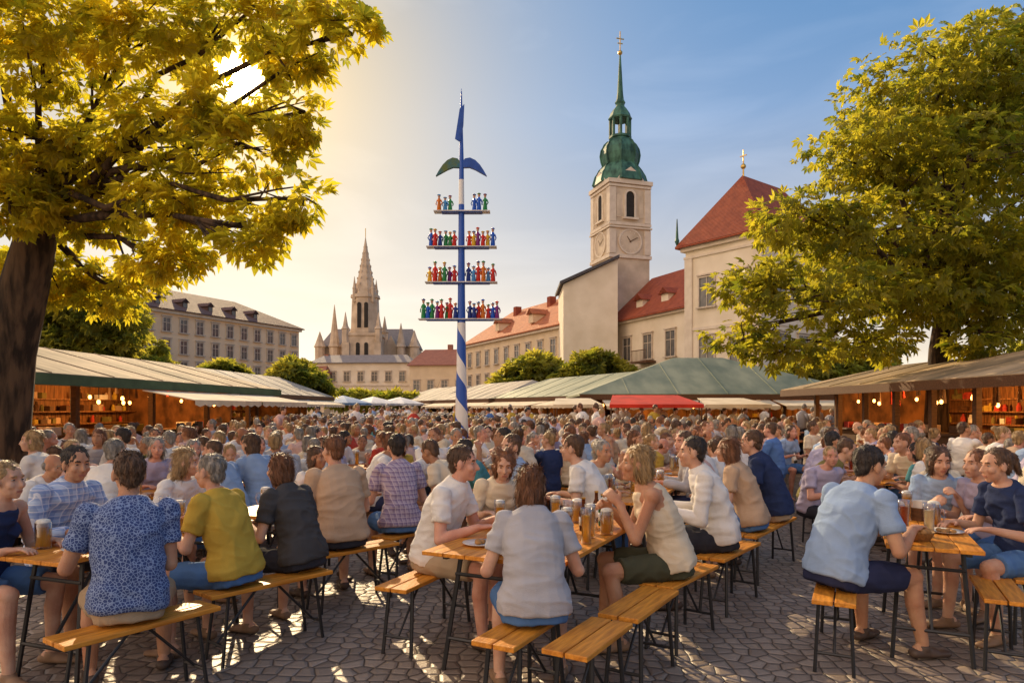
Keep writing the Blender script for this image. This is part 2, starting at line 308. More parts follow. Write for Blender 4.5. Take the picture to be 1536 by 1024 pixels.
    for s_ in (-1,1):
        hp=p0+A(s_*.082,.015,-.018); spd=R(G('spread',13))
        if st: kn=A(s_*.1,.03+.04*s_,.49);an=A(s_*.105,-.02+.06*s_,.085)
        else: kn=A(hp[0]+s_*.42*math.sin(spd),hp[1]+.42*math.cos(spd),seat+.065); an=A(kn[0]+s_*G('fx',.01),kn[1]+G('fy',-.02)+s_*G('fst',.03),.085)
        B.cap(hp,kn,.076*(.5+.5*fat),.056);B.ell(kn,(.054,.054,.054));cm=kn*.62+an*.38-A(0,.018,0);B.cap(kn,cm,.05,.052);B.cap(cm,an,.05,.034)
        tdir=nrm(A(s_*.22,1,0)); B.cap(an-A(0,0,.03)-tdir*.03,an+tdir*.10-A(0,0,.058),.034,.022)
        so=PB(); so.cap(an-tdir*.05-A(0,0,.048),an+tdir*.06-A(0,0,.05),.040,.040,u=A(0,0,1),su=.8,sv=1.0); so.cap(an+tdir*.05-A(0,0,.056),an+tdir*.155-A(0,0,.062),.040,.030,u=A(0,0,1),su=.66,sv=1.15); so.cap(an+A(0,0,-.03),an+A(0,0,-.002),.044,.041,flat=1); shoes.append(so)
        r1=.080*(.5+.5*fat)
        if leg=='shorts': tr.cap(hp,hp+(kn-hp)*.35,r1+.006,r1+.012);tr.cap(hp+(kn-hp)*.3,hp+(kn-hp)*.83,r1+.013,.082,flat=1)
        else: tr.cap(hp,kn,r1+.008,.07);tr.cap(kn,an+(kn-an)*.06,.068,.056,flat=1)
    # head
    ta=(ln+sl)*.55; hc=p4+D(ta)*.118+Fw(ta)*.012; yw=R(G('yaw'));pt=R(G('pitch'))
    hy=A(-math.sin(yw)*math.cos(pt),math.cos(yw)*math.cos(pt),math.sin(pt));hx=A(math.cos(yw),math.sin(yw),0);hz=np.cross(hx,hy);Mh=np.stack([hx,hy,hz],1)
    P=lambda x,y,z:hc+Mh@A(x,y,z)
    B.cap(p4-D(ta)*.05,P(0,-.012,-.05),.055 if not fem else .048,.05 if not fem else .044)
    jw=.9 if fem else 1.
    fr=np.random.default_rng(seed).uniform(-1,1,6)
    B.ell(P(0,-.012,.033),(.073,.094,.090),Mh);B.ell(P(0,.02,-.035),((.059+.004*fr[0])*jw,.070,.075+.004*fr[1]),Mh);B.ell(P(0,.055,-.088-.004*fr[1]),(.026*jw,.026+.004*fr[2],.021),Mh)
    nl=.103+.005*fr[3]
    B.cap(P(0,.082,.014),P(0,nl,-.024),.0085,.0125+.001*fr[4],n=8);B.cap(P(0,.088,-.03),P(0,.088,-.03)+hx*.001,.012,.012,n=8)
    B.cap(P(-.034,.070,.034),P(.034,.070,.034),.013,.013,n=8);B.cap(P(-.018,.078,-.056),P(.018,.078,-.056),.0095,.0095,n=8);B.cap(P(-.014,.077,-.067),P(.014,.077,-.067),.009,.009,n=8)
    for s_ in (-1,1):
        B.ell(P(s_*.036,.055,-.022),(.026,.028,.026),Mh);B.ell(P(s_*.074,-.006,-.005),(.012,.021,.033),Mh)
    hr=PB();hs=G('hair','short');hl_=.028
    if hs!='bald':
        hr.ell(P(0,-.021,.046),(.078,.095,.084),Mh); hr.ell(P(0,-.056,-.010),(.060,.043,.056),Mh)
        if hs in('bob','long','curly'):
            hl_=.06
            for s_ in (-1,1): hr.ell(P(s_*.062,-.030,-.02),(.022,.056,.085),Mh)
            hr.ell(P(0,-.066,-.035),(.073,.047,.088),Mh);hr.ell(P(0,-.024,.050),(.081,.097,.083),Mh)
        if hs=='long': hl_=.09;hr.ell(P(0,-.082,-.12),(.072,.038,.13),Mh);hr.ell(P(.042,-.078,-.19),(.036,.03,.08),Mh);hr.ell(P(-.038,-.082,-.2),(.036,.03,.08),Mh)
        if hs=='curly':
            g2=np.random.default_rng(seed)
            for i in range(50):
                q=g2.normal(0,1,3);q/=np.linalg.norm(q)
                if q[1]>.35 and q[2]<.55: continue
                hr.ell(P(q[0]*.088,-.035+q[1]*.095,.03+q[2]*.10),(.026,.026,.026),n=8,k=6)
        if hs=='pony': hr.cap(P(0,-.12,.05),P(0,-.15,-.06),.032,.02);hr.ell(P(0,-.11,.055),(.03,.03,.03))
        if hs=='bun': hr.ell(P(0,-.11,.09),(.045,.042,.042),Mh)
    else:
        hr.ell(P(0,-.045,-.002),(.080,.064,.05),Mh)
    lst=[(B,vx,2),(sh,max(vx*1.2,.008),3),(tr,max(vx*1.4,.010),3),(hr,max(vx,.0075),3)]+[(s,.009,2) for s in shoes]
    if G('collar'):
        cb=PB();cb.loft([(p3+.030*D(ln+sl),Xt,Fw(ln+sl),.094,.086),(p3+.052*D(ln+sl),Xt,Fw(ln+sl),.086,.080),(p4+.012*D(ln+sl),Xt,Fw(ln+sl),.066,.068)]);lst.append((cb,.006,1))
    ms=remesh(lst)
    displace(ms[1],.011,(6,6,15),seed,.72,-1);displace(ms[1],.0065,(15,15,34),seed+5,.72,-1);displace(ms[2],.009,(22,22,22),seed+1,.75,-1);displace(ms[3],.007,(80,80,30),seed+2)
    strands(ms[3],hc,Mh,ns,seed+3,hl_,.0022 if ns>900 else .0035)
    # face zones
    me=ms[0];n=len(me.polygons);ct=np.empty(n*3,np.float32);me.polygons.foreach_get('center',ct);q=(ct.reshape(-1,3)-hc)@Mh
    mi=np.zeros(n,np.int32);mi[(abs(q[:,0])<.022)&(q[:,1]>.072)&(q[:,2]>-.070)&(q[:,2]<-.053)]=1
    mi[(abs(abs(q[:,0])-.032)<.018)&(q[:,1]>.066)&(abs(q[:,2]-.034+abs(abs(q[:,0])-.03)*.25)<.0048)]=2
    me.polygons.foreach_set('material_index',mi)
    eyes=[]
    if G('eyes',1):
        for s_ in (-1,1):
            b=MB();ph=np.arange(10)*2*pi/10;vs=[]
            for t in np.linspace(-1.5,1.5,9): vs+=[tuple(P(s_*.031+math.cos(a)*math.cos(t)*.0115,.0655+math.sin(t)*.0120,.011+math.sin(a)*math.cos(t)*.0054)) for a in ph]
            b.add(vs,[])
            for i in range(8):
                for j in range(10): b.f.append([i*10+j,i*10+(j+1)%10,(i+1)*10+(j+1)%10,(i+1)*10+j]);b.m.append(1 if i>=6 else 0)
            b.f.append(list(range(80,90)));b.m.append(1)
            eyes.append(b.mesh([M['eyew'],M['eyed']],True))
    return dict(body=ms[0],shirt=ms[1],trousers=ms[2],hair=ms[3],shoe=ms[4:6],collar=ms[6:],eye=eyes,leg=leg)
M['eyew']=mat('eye_white',(.42,.36,.31),rough=.4);M['eyed']=mat('eye_iris',(.04,.027,.02),rough=.2)
def skinm(n,c):
    m=mat(n,c,tuple(v*w for v,w in zip(c,(.80,.66,.62))),s=8,rough=.6,bump=.25,bs=150,spec=.22); b=m.node_tree.nodes['Principled BSDF'];b.inputs['Subsurface Weight'].default_value=.15;b.inputs['Subsurface Radius'].default_value=(.02,.008,.004);b.inputs['Subsurface Scale'].default_value=.4;return m
SK=[skinm('skin_fair',(.62,.375,.255)),skinm('skin_warm',(.54,.30,.18)),skinm('skin_tan',(.40,.215,.125)),skinm('skin_rosy',(.64,.34,.24))];LIP=mat('lips',(.46,.19,.14),rough=.45)
def hm(n,c): return mat(n,c,tuple(v*.4 for v in c),s=38,rough=.5,bump=.8,bs=110,st=(1,1,.2),spec=.45)
HR=dict(brown=hm('hair_brown',(.14,.07,.033)),dark=hm('hair_dark',(.045,.03,.022)),blond=hm('hair_blond',(.50,.31,.13)),grey=hm('hair_grey',(.40,.35,.29)),auburn=hm('hair_auburn',(.25,.10,.04)))
def cl(n,c): return mat('cloth_'+n,c,tuple(v*.84 for v in c),s=5,rough=.9,bump=.3,bs=170,spec=.12)
SH={n:cl(n.replace(' ','_'),c) for n,c in {'white':(.80,.76,.70),'cream':(.72,.60,.43),'light blue':(.31,.42,.60),'navy':(.03,.045,.11),'grey':(.44,.43,.45),'charcoal':(.07,.066,.066),'red':(.48,.06,.04),'pink':(.66,.42,.35),'olive':(.22,.18,.06),'teal':(.08,.24,.26),'lavender':(.44,.39,.51),'tan':(.54,.37,.24),'mustard':(.56,.37,.06),'blue':(.1,.2,.45)}.items()}
SN=list(SH)
SH['plaidblue']=plaid('plaid_blue',(.44,.54,.7),(.16,.25,.5),(.75,.76,.8),22);SH['plaidplum']=plaid('plaid_plum',(.36,.3,.38),(.15,.1,.22),(.55,.46,.5),26);SH['pattern']=speck('navy_print',(.03,.055,.17),(.22,.29,.46),62)
TR={n:cl('leg_'+n,c) for n,c in {'khaki':(.42,.31,.2),'denim':(.09,.19,.4),'dark':(.04,.04,.05),'green':(.075,.075,.045),'navy':(.03,.035,.08)}.items()}
SHOE=mat('shoe_leather',(.09,.06,.045),rough=.45);SHW=mat('shoe_tan',(.28,.17,.10),rough=.6)
def setm(me,ms):
    for q in ms: me.materials.append(q)
seedc=[100];FG=[]
def fp(label,x,y,dx,dy,shirt,tro,hair,hs='short',sk=0,**g):
    seedc[0]+=11; g['hair']=hs; d=human(g,seed=seedc[0])
    r=thing('person',label,'person',(x,y,0),math.atan2(-dx,dy),'people at the front tables'); s=g.get('size',1.);r.scale=(s,s,s)
    setm(d['body'],[SK[sk],LIP,HR[hair]]);setm(d['shirt'],[SH[shirt]]);setm(d['trousers'],[TR[tro]]);setm(d['hair'],[HR[hair]])
    ob('body',d['body'],r);so=ob('shirt',d['shirt'],r);ob('shorts' if d['leg']=='shorts' else 'trousers',d['trousers'],r);ob('hair',d['hair'],r)
    for q in d['collar']: setm(q,[SH[shirt]]);ob('collar',q,so)
    for q in d['shoe']: setm(q,[SHW if g.get('fem') else SHOE]);ob('shoe',q,r)
    for q in d['eye']: ob('eye',q,r)
    FG.append((x,y))
fp('person in navy printed shirt and khaki shorts seated with back to camera at left',-2.12,3.78,-.5,.87,'pattern','khaki','brown',size=1.07,lean=6,slouch=14,yaw=12,hl=(-.25,.36,.78),hr=(.13,.31,.70),elr=(.12,-.4,-1),fat=1.0,fy=.05,sk=1)
fp('person in mustard shirt and denim shorts seated on bench facing left',-1.84,4.56,-.93,.36,'mustard','denim','grey',size=1.02,fem=1,lean=12,slouch=14,yaw=6,hl=(-.12,.42,.80),hr=(.12,.40,.86),fat=1.08)
fp('person in charcoal shirt seated behind the mustard shirt',-1.52,4.98,-.85,.5,'charcoal','dark','auburn','bob',fem=1,lean=14)
fp('person in beige tan shirt seen from behind in left rows',-1.42,5.75,-.6,.8,'tan','dark','auburn','short',size=1.1,fat=1.1,lean=8,yaw=10)
fp('person in plum plaid shirt seen from behind left of white polo',-1.05,6.45,-.35,.93,'plaidplum','denim','dark','short',size=1.08,lean=8,slv='tee',fem=1)
fp('person in pale blue plaid shirt seated facing right at left table',-3.35,5.0,.92,-.38,'plaidblue','dark','dark',size=1.06,slv='long',lean=10,yaw=-8,sk=1,pitch=-6,collar=1)
fp('person in navy sleeveless top cut by left picture edge',-3.38,4.3,.9,-.15,'navy','denim','blond','pony',fem=1,slv='tank',size=1.0,lean=12)
fp('person in white polo and khaki shorts seated facing right at centre table',-.58,4.98,.93,-.30,'white','khaki','brown',size=1.07,lean=12,slouch=14,yaw=8,pitch=-4,hl=(-.10,.44,.80),hr=(.18,.40,.78),sk=3,collar=1)
fp('person in grey t-shirt seated with back to camera on front bench',.12,3.74,-.03,1.,'grey','denim','auburn','bob',fem=1,fat=1.18,size=1.0,lean=8,slouch=24,yaw=-14,pitch=-12,hl=(-.2,.34,.80),hr=(.2,.36,.80),fy=-.05)
fp('person in cream top leaning over far end of the centre table',-.16,5.98,.3,-.95,'cream','denim','auburn','curly',fem=1,lean=18,yaw=-10,pitch=-14)
fp('person in denim blue shirt lounging behind the centre table',.12,6.6,-.8,-.3,'light blue','denim','brown','short',lean=2,slv='long',size=1.06,yaw=20,collar=1)
fp('person in white shirt facing left behind the centre table',.85,6.5,-.93,.3,'white','dark','brown','short',size=1.1,lean=14,slv='tee',fat=1.1)
fp('person in cream tank top and dark shorts seated facing left with raised hands',1.13,4.80,-.96,.05,'cream','green','blond','bob',fem=1,slv='tank',lean=14,slouch=12,size=1.08,hl=(-.10,.36,.92),hr=(.06,.40,.86),grip=1,pitch=2,sk=1)
fp('person in crisp white shirt seated facing left behind the tank top',1.75,5.70,-.9,.2,'white','dark','dark','short',size=1.1,slv='long',lean=10,yaw=6,collar=1)
fp('person in tan top seated right of centre beside the navy shirt',2.33,6.6,-.8,.5,'tan','denim','auburn','long',fem=1,size=1.05)
fp('person in navy shirt seated right of the tan top',2.78,7.15,-.8,.45,'navy','khaki','brown','short',size=1.12,lean=12,yaw=10,collar=1)
fp('person in sky blue t-shirt and dark shorts seated at right table',2.12,4.5,.93,.36,'light blue','navy','dark','short',size=1.12,lean=16,slouch=18,yaw=-8,pitch=-10,hl=(-.16,.42,.78),hr=(.18,.42,.76),sk=1,fat=1.06,fy=.04)
fp('person in light blue t-shirt facing camera at end of right table',3.75,6.0,-.5,-.85,'light blue','denim','brown','bob',fem=1,lean=12,yaw=22,pitch=-8,grip=1,hl=(-.12,.34,.92),hr=(.06,.36,.86))
fp('person in lavender t-shirt seated on far side of right table',3.98,5.6,-.93,-.3,'lavender','denim','auburn','pony',fem=1,lean=12,yaw=-6)
fp('person in navy top cut by right picture edge',3.74,4.98,-.96,-.1,'navy','denim','brown','pony',fem=1,size=1.04,lean=10,yaw=-8,pitch=-6)
fp('person in white top seated just behind the navy printed shirt',-2.92,5.75,.9,-.3,'white','denim','blond','long',fem=1,yaw=20)
fp('person in white shirt seen from behind at far left',-3.85,6.3,.2,.95,'white','dark','grey','short',size=1.05)
print('fg people',time.time()-T0)
# crowd prototypes
PR=[]
specs=[dict(lean=10),dict(lean=16,yaw=25,fat=1.12),dict(lean=6,yaw=-30,slv='long'),dict(lean=20,pitch=-15,hair='bald',fat=1.15),dict(lean=4,slouch=8,yaw=10,hl=(-.12,.26,.95),grip=1),
 dict(fem=1,hair='long',lean=12,yaw=15),dict(fem=1,hair='bob',lean=8,yaw=-20),dict(fem=1,hair='pony',slv='tank',lean=14),dict(fem=1,hair='bun',lean=10,yaw=30,grip=1,hr=(.08,.3,.95)),dict(lean=12,yaw=-15,fat=1.06,slouch=22),dict(lean=14,hr=(.35,.3,.82),yaw=40,twist=20,slv='tee',leg='long'),dict(fem=1,hair='bob',slv='long',lean=6,yaw=-35,twist=-15),
 dict(lean=24,slouch=20,pitch=-20,yaw=10,hl=(-.1,.3,.82),hr=(.1,.3,.82)),dict(fem=1,hair='short',lean=2,slouch=6,yaw=50,twist=25,hr=(.3,.2,.7)),dict(lean=-4,slouch=6,yaw=-20,hl=(-.2,.26,.68),hr=(.1,.25,1.12),grip=1)]
stand=[dict(stand=1,lean=2,slouch=6,hl=(-.24,.08,.85),hr=(.2,.25,1.05),leg='long'),dict(stand=1,fem=1,hair='long',lean=1,slouch=5,hl=(-.2,.2,1.0),hr=(.23,.1,.85))]
NS=len(specs)
for i,sp_ in enumerate(specs+stand):
    sp_['eyes']=1;sp_.setdefault('hair','short');d=human(sp_,vx=.011,seed=500+i*7,ns=500);d['stand']=sp_.get('stand',0)
    bm=bmesh.new()   # small far version, one mesh with four slots
    for si,k in enumerate(('body','shirt','trousers','hair')):
        n0=len(bm.faces);bm.from_mesh(d[k]);bm.faces.ensure_lookup_table()
        for f in bm.faces[n0:]: f.material_index=si
    me=bpy.data.meshes.new('far');bm.to_mesh(me);bm.free();setm(me,[SK[0],SH['white'],TR['dark'],HR['brown']]);d['far']=me
    setm(d['body'],[SK[0],LIP,HR['brown']]);setm(d['shirt'],[SH['white']]);setm(d['trousers'],[TR['dark']]);setm(d['hair'],[HR['brown']])
    for q in d['shoe']: setm(q,[SHOE])
    PR.append(d)
print('protos',time.time()-T0)
# ------------------------------------------------------------ furniture
def make_bench(p,q,label,w=.25,group='beer garden benches'):
    p=Vector((*p,0));q=Vector((*q,0));d=q-p;l=d.length;r=thing('bench',label,'bench',(p+q)/2,math.atan2(-d.x,d.y),group)
    b=MB();g=.006
    for i in (-1,1): b.box((i*(w/4+g/4),0,.456),(w/2-g,l,.028))
    b.build('seat',M['wood'],r,bevel=.005)
    for s in (-1,1):
        y=s*(l/2-.13);b=MB()
        for x in (-1,1): b.tube([(x*w*.36,y,.44),(x*w*.44,y+s*.05,.0)],.0125,6)
        b.tube([(-w*.36,y,.43),(w*.36,y,.43)],.011,6);b.tube([(-w*.41,y+s*.035,.12),(w*.41,y+s*.035,.12)],.010,6);b.tube([(0,y+s*.035,.12),(0,y-s*.26,.435)],.009,6)
        b.build('leg',M['steel'],r)
    return r
def make_table(p,ang,w,l,label,group='beer garden tables'):
    r_=Vector((math.sin(ang),math.cos(ang),0));l_=Vector((math.cos(ang),-math.sin(ang),0));c=Vector((*p,0))+l_*w/2+r_*l/2
    r=thing('table',label,'table',c,-ang,group);b=MB();n=max(4,round(w/.16))
    for i in range(n): b.box((-w/2+(i+.5)*w/n,0,.757),(w/n-.004,l,.026))
    b.build('tabletop',M['wood'],r,bevel=.004)
    b=MB();b.box((0,0,.729),(w*.6,.04,.02))
    for s in (-1,1): b.box((s*w*.36,0,.7285),(.03,l*.92,.022))
    b.build('rail',M['steel'],r)
    for s in (-1,1):
        y=s*(l/2-.22);b=MB()
        for x in (-1,1): b.tube([(x*w*.33,y,.72),(x*w*.42,y+s*.08,0)],.015,6)
        b.tube([(-w*.40,y+s*.06,.2),(w*.40,y+s*.06,.2)],.012,6);b.tube([(-w*.36,y+s*.02,.6),(w*.36,y+s*.02,.6)],.012,6);b.tube([(0,y+s*.06,.2),(0,y-s*.3,.71)],.011,6)
        b.build('leg',M['steel'],r)
    f=lambda u,t:tuple(Vector((*p,.77))+l_*u+r_*t)
    return f,r
a26=R(26)
TL=make_table((-3.14,4.09),R(20),.60,1.6,'wooden beer table at left beside the navy printed shirt')[0];TL2=make_table((-2.50,5.72),R(20),.6,1.7,'wooden beer table behind the first left table')[0]
TM=make_table((-.56,4.22),a26,.92,1.65,'wide wooden beer table in the centre before the grey t-shirt')[0];TR_=make_table((2.42,4.42),a26,.54,1.4,'wooden beer table at right beside the sky blue t-shirt')[0]
for p,q,l in [((-2.32,3.45),(-1.84,4.15),'wooden bench under the navy printed shirt'),((-1.98,4.36),(-1.40,5.06),'wooden bench under the mustard shirt'),((-1.66,5.48),(-1.08,6.1),'wooden bench under the beige shirt'),((-1.2,6.25),(-.75,6.95),'wooden bench under the plum plaid shirt'),
  ((-3.5,3.95),(-3.2,5.3),'wooden bench along left side of the left table'),((-3.15,5.5),(-2.75,6.2),'wooden bench under the white top at left'),((-.80,4.48),(-.40,5.4),'wooden bench under the white polo'),((-.1,3.42),(.24,4.06),'wooden bench under the grey t-shirt'),((.25,3.30),(.56,3.82),'empty wooden bench nearest the camera'),((.60,3.88),(.98,4.5),'empty wooden bench right of the centre table'),
  ((.96,4.56),(1.46,5.22),'wooden bench under the cream tank top'),((1.56,5.4),(2.1,6.1),'wooden bench under the crisp white shirt'),((2.15,6.35),(3.0,7.5),'wooden bench shared by tan top and navy shirt'),((1.96,4.16),(2.42,5.06),'wooden bench under the sky blue t-shirt'),((3.04,4.18),(3.36,4.8),'empty wooden bench at right picture edge'),((3.58,4.65),(4.06,5.8),'wooden bench right of the right table'),((3.45,6.15),(4.05,5.88),'wooden bench at far end of right table'),((-.5,6.1),(.5,6.6),'wooden bench at far end of centre table'),((.55,6.2),(1.1,6.9),'wooden bench under the white shirt facing left'),((-4.1,6.4),(-3.55,6.2),'wooden bench under the white shirt at far left')]: make_bench(p,q,l)
# table things
def mug_meshes():
    g=MB();g.lathe([(.036,0),(.042,.004),(.042,.15),(.0395,.15),(.0385,.012),(.001,.012)],14);g.tube([(.04,0,.125),(.068,0,.118),(.075,0,.08),(.066,0,.04),(.04,0,.032)],.007,6);G_=g.mesh(M['clear'],True)
    b=MB().lathe([(.030,.013),(.0375,.016),(.0375,.125),(.001,.126)],14).mesh(M['beer'],True);f=MB().lathe([(.0378,.127),(.0385,.15),(.034,.164),(.015,.170),(.001,.171)],14).mesh(M['foam'],True);return G_,b,f
def tall_meshes():
    g=MB().lathe([(.028,0),(.03,.004),(.028,.06),(.034,.17),(.036,.21),(.034,.21),(.026,.06),(.026,.01),(.001,.01)],14).mesh(M['clear'],True)
    b=MB().lathe([(.024,.011),(.0255,.06),(.031,.165),(.001,.166)],14).mesh(M['beer'],True);f=MB().lathe([(.0315,.167),(.0335,.2),(.02,.212),(.001,.214)],14).mesh(M['foam'],True);return g,b,f
MG=mug_meshes();TG=tall_meshes()
def drink(pos,label,kind='mug',liq='beer',foam=1,group='drinks on the tables'):
    ms=MG if kind=='mug' else TG;r=thing('beer_mug' if kind=='mug' else 'tall_glass',label,'beer mug' if kind=='mug' else 'glass',pos,random.uniform(0,6),group);r.scale=(1.1,)*3
    ob('glass',ms[0],r);o=ob('drink',ms[1],r)
    if liq!='beer': o.material_slots[0].link='OBJECT';o.material_slots[0].material=M[liq]
    if foam: ob('foam',ms[2],o)
FOOD=mat('bread_food',(.45,.22,.07),s=30);SAL=mat('green_salad',(.12,.22,.04),s=40);WICK=mat('wicker',(.35,.2,.08),s=60,bump=.5,bs=90)
def plate(pos,label,m=None):
    r=thing('plate',label,'plate',pos,0,'plates on the tables');MB().lathe([(.05,0),(.07,.003),(.115,.016),(.118,.019),(.07,.008),(.001,.007)],24).build('dish',M['china'],r,True)
    b=MB()
    for i in range(9): a=random.uniform(0,6.28);q=random.uniform(0,.055);b.mi=i%2;b.ell((q*math.cos(a),q*math.sin(a),.018),(.022,.02,.014))
    b.build('food',[m or FOOD,FOOD],r,True)
def basket(pos,label):
    r=thing('bread_basket',label,'bread basket',pos,.6,'bread baskets on the tables');MB().lathe([(.07,0),(.1,.06),(.105,.065),(.095,.06),(.065,.008),(.001,.008)],18).build('basket',WICK,r,True)
    b=MB()
    for i in range(6): a=i*1.05;b.ell((.045*math.cos(a),.045*math.sin(a),.055),(.036,.036,.03))
    b.build('rolls',FOOD,r,True)
def bottle(pos,label,m):
    r=thing('bottle',label,'bottle',pos,0,'bottles on the tables');MB().lathe([(.03,0),(.032,.01),(.032,.13),(.014,.18),(.013,.225),(.015,.23),(.001,.231)],14).build('glass_body',m,r,True);MB().lathe([(.0325,.04),(.0328,.1)],14).build('paper_label',M['china'],r,True);MB().lathe([(.0155,.228),(.0155,.24),(.001,.241)],12).build('cap',M['gold'],r)
def holder(pos,label):
    r=thing('napkin_holder',label,'napkin holder',pos,.4,'napkin holders on the tables');MB().box((0,0,.05),(.13,.09,.1)).build('box',M['dwood'],r,bevel=.004)
    b=MB()
    for i in range(5): b.box((-.04+i*.02,0,.125),(.006,.08,.06))
    b.build('napkins',M['china'],r)
for p,l,k,q,f in [(TL(.12,.25),'beer mug on left table nearest the picture edge','mug','beer',1),(TL(.35,.7),'beer mug in the middle of left table','mug','beer',1),(TL(.2,1.1),'tall red drink at far left of left table','tall','darkbeer',0),(TL(.45,1.35),'tall pale drink near the mustard shirt','tall','pale',0),(TL2(.2,.4),'beer mug on second left table','mug','beer',1),(TL2(.42,.8),'tall beer glass on second left table','tall','beer',1),
  (TL(.5,.95),'tall golden beer on right edge of left table','tall','beer',1),(TL(.28,1.4),'beer mug at far end of left table','mug','beer',1),(TL2(.3,1.1),'tall cloudy drink in middle of second left table','tall','pale',0),
  (TM(.72,.62),'glass of dark red drink on centre table','tall','darkbeer',1),(TM(.80,.85),'tall golden beer right of the red drink','tall','beer',1),(TM(.60,.95),'tall cloudy drink behind the red drink','tall','pale',0),(TM(.3,1.0),'beer mug before the white polo','mug','beer',1),(TM(.78,1.25),'tall golden beer at far right of centre table','tall','beer',1),(TM(.5,1.4),'beer mug at far end of centre table','mug','beer',1),(TM(.84,.66),'half full tall glass at right edge of centre table','tall','beer',0),
  (TM(.16,.75),'tall golden beer at left edge of centre table','tall','beer',1),(TM(.42,1.15),'tall golden beer in middle of centre table','tall','beer',1),(TM(.86,1.02),'beer mug at right edge of centre table','mug','beer',1),
  (TR_(.28,.42),'tall cloudy drink on right table','tall','pale',0),(TR_(.14,.55),'red drink left of the cloudy drink','tall','darkbeer',0),(TR_(.12,.82),'beer mug near hands of sky blue t-shirt','mug','beer',1),(TR_(.36,.95),'beer mug at far side of right table','mug','beer',1),(TR_(.2,1.15),'tall golden beer at far end of right table','tall','beer',1)]: drink(p,l,k,q,f)
plate(TM(.24,.32),'white plate at near left of centre table');plate(TM(.5,.5),'white plate of salad before the grey t-shirt',SAL);plate(TR_(.4,.65),'white plate on the right table');plate(TL(.4,.3),'white plate on the left table');plate(TM(.2,1.25),'white plate of salad before the cream top',SAL);plate(TL2(.4,.3),'white plate on second left table')
basket(TM(.68,.38),'wicker bread basket on right of the centre table');basket(TL(.18,.7),'wicker bread basket on the left table');basket(TR_(.2,.25),'wicker bread basket at near end of right table')
holder(TM(.55,.75),'dark napkin holder on centre table');holder(TL(.42,1.15),'dark napkin holder on left table');holder(TR_(.3,1.2),'dark napkin holder on right table')
brownglass=beerm('brown_bottle_glass',(.16,.05,.015));greenglass=beerm('green_bottle_glass',(.05,.16,.06))
for i,(u,t) in enumerate(((.66,1.1),(.72,1.35),(.62,1.5))): bottle(TM(u,t),['brown bottle nearest on the centre table','green bottle between two brown bottles','brown bottle at far end of centre table'][i],greenglass if i==1 else brownglass)
# ------------------------------------------------------------ crowd
ang=R(24);rr=Vector((math.sin(ang),math.cos(ang)));ll=Vector((math.cos(ang),-math.sin(ang)));O=Vector((-.1,4.0))
def xl(y): return -8.0 if y<27 else -10.2
def xr(y):
    if y<23.4: return 8.3
    if y<32: return 2.4 if y>24.5 else 8
    return 4.2-(y-31)*.46
def vis(x,y): return abs(x/y)<.80
def okp(x,y): return xl(y)<x<xr(y) and vis(x,y) and (x+1.63)**2+(y-22)**2>1.2 and y<60 and not (13<y<22 and abs(x+1.63*y/22)<.28)
def zone(x,y):
    p=768+1024*x/y
    z=('beside the left stall' if p<220 else 'below the left trees' if p<430 else 'below the spired church' if p<620 else 'by the maypole' if p<770 else 'left of the bell tower' if p<900 else 'below the bell tower' if p<1020 else 'below the red roofs' if p<1190 else 'beside the right hut')
    return ('front rows ' if y<9 else 'middle rows ' if y<13 else 'back rows ')+z
seats=[];tabs=[]
for k in range(-9,8):
    for j in range(-3,27):
        t0=2.35*j+.5*(k%3)+.3
        c=O+ll*2.3*k+rr*(t0+1.0)
        if c.y>6.9 and c.y<15 and xl(c.y)<c.x<xr(c.y) and vis(c.x,c.y) and min((c.x-a)**2+(c.y-b)**2 for a,b in FG)>.9: tabs.append((k,t0,c))
        for s in (-1,1):
            for i in range(5):
                if random.random()<.1: continue
                t=t0+.1+i*.47+random.uniform(-.06,.06)
                p=O+ll*(2.3*k+s*(.60+random.uniform(-.07,.07)))+rr*t
                if p.y<6.5 or not okp(p.x,p.y): continue
                if min((p.x-a)**2+(p.y-b)**2 for a,b in FG)<.36: continue
                if p.y<7.6 and 1.2<p.x<2.0: continue
                seats.append((p.y,p.x,-s,0))
        for i in range(3):   # stools set in the gangways further back
            t=t0+.3+i*.75+random.uniform(-.15,.15);p=O+ll*(2.3*k+1.15+random.uniform(-.15,.15))+rr*t
            if p.y>11 and okp(p.x,p.y) and random.random()<.75: seats.append((p.y,p.x,random.choice((-1,1)),0))
for i in range(12):   # people on their feet
    y=random.uniform(16,24);x=random.uniform(max(xl(y),-.74*y),min(xr(y),.74*y))
    if okp(x,y): seats.append((y,x,random.choice((-1,1)),1))
seats.sort()
SW=[44,19,9,3,6,2,3,15,2,2,7,10,4,3]
HW=[24,9,26,24,17]
NI=278
def put(o,ms):
    for i,q in enumerate(ms):
        if q is not None: o.material_slots[i].link='OBJECT';o.material_slots[i].material=q
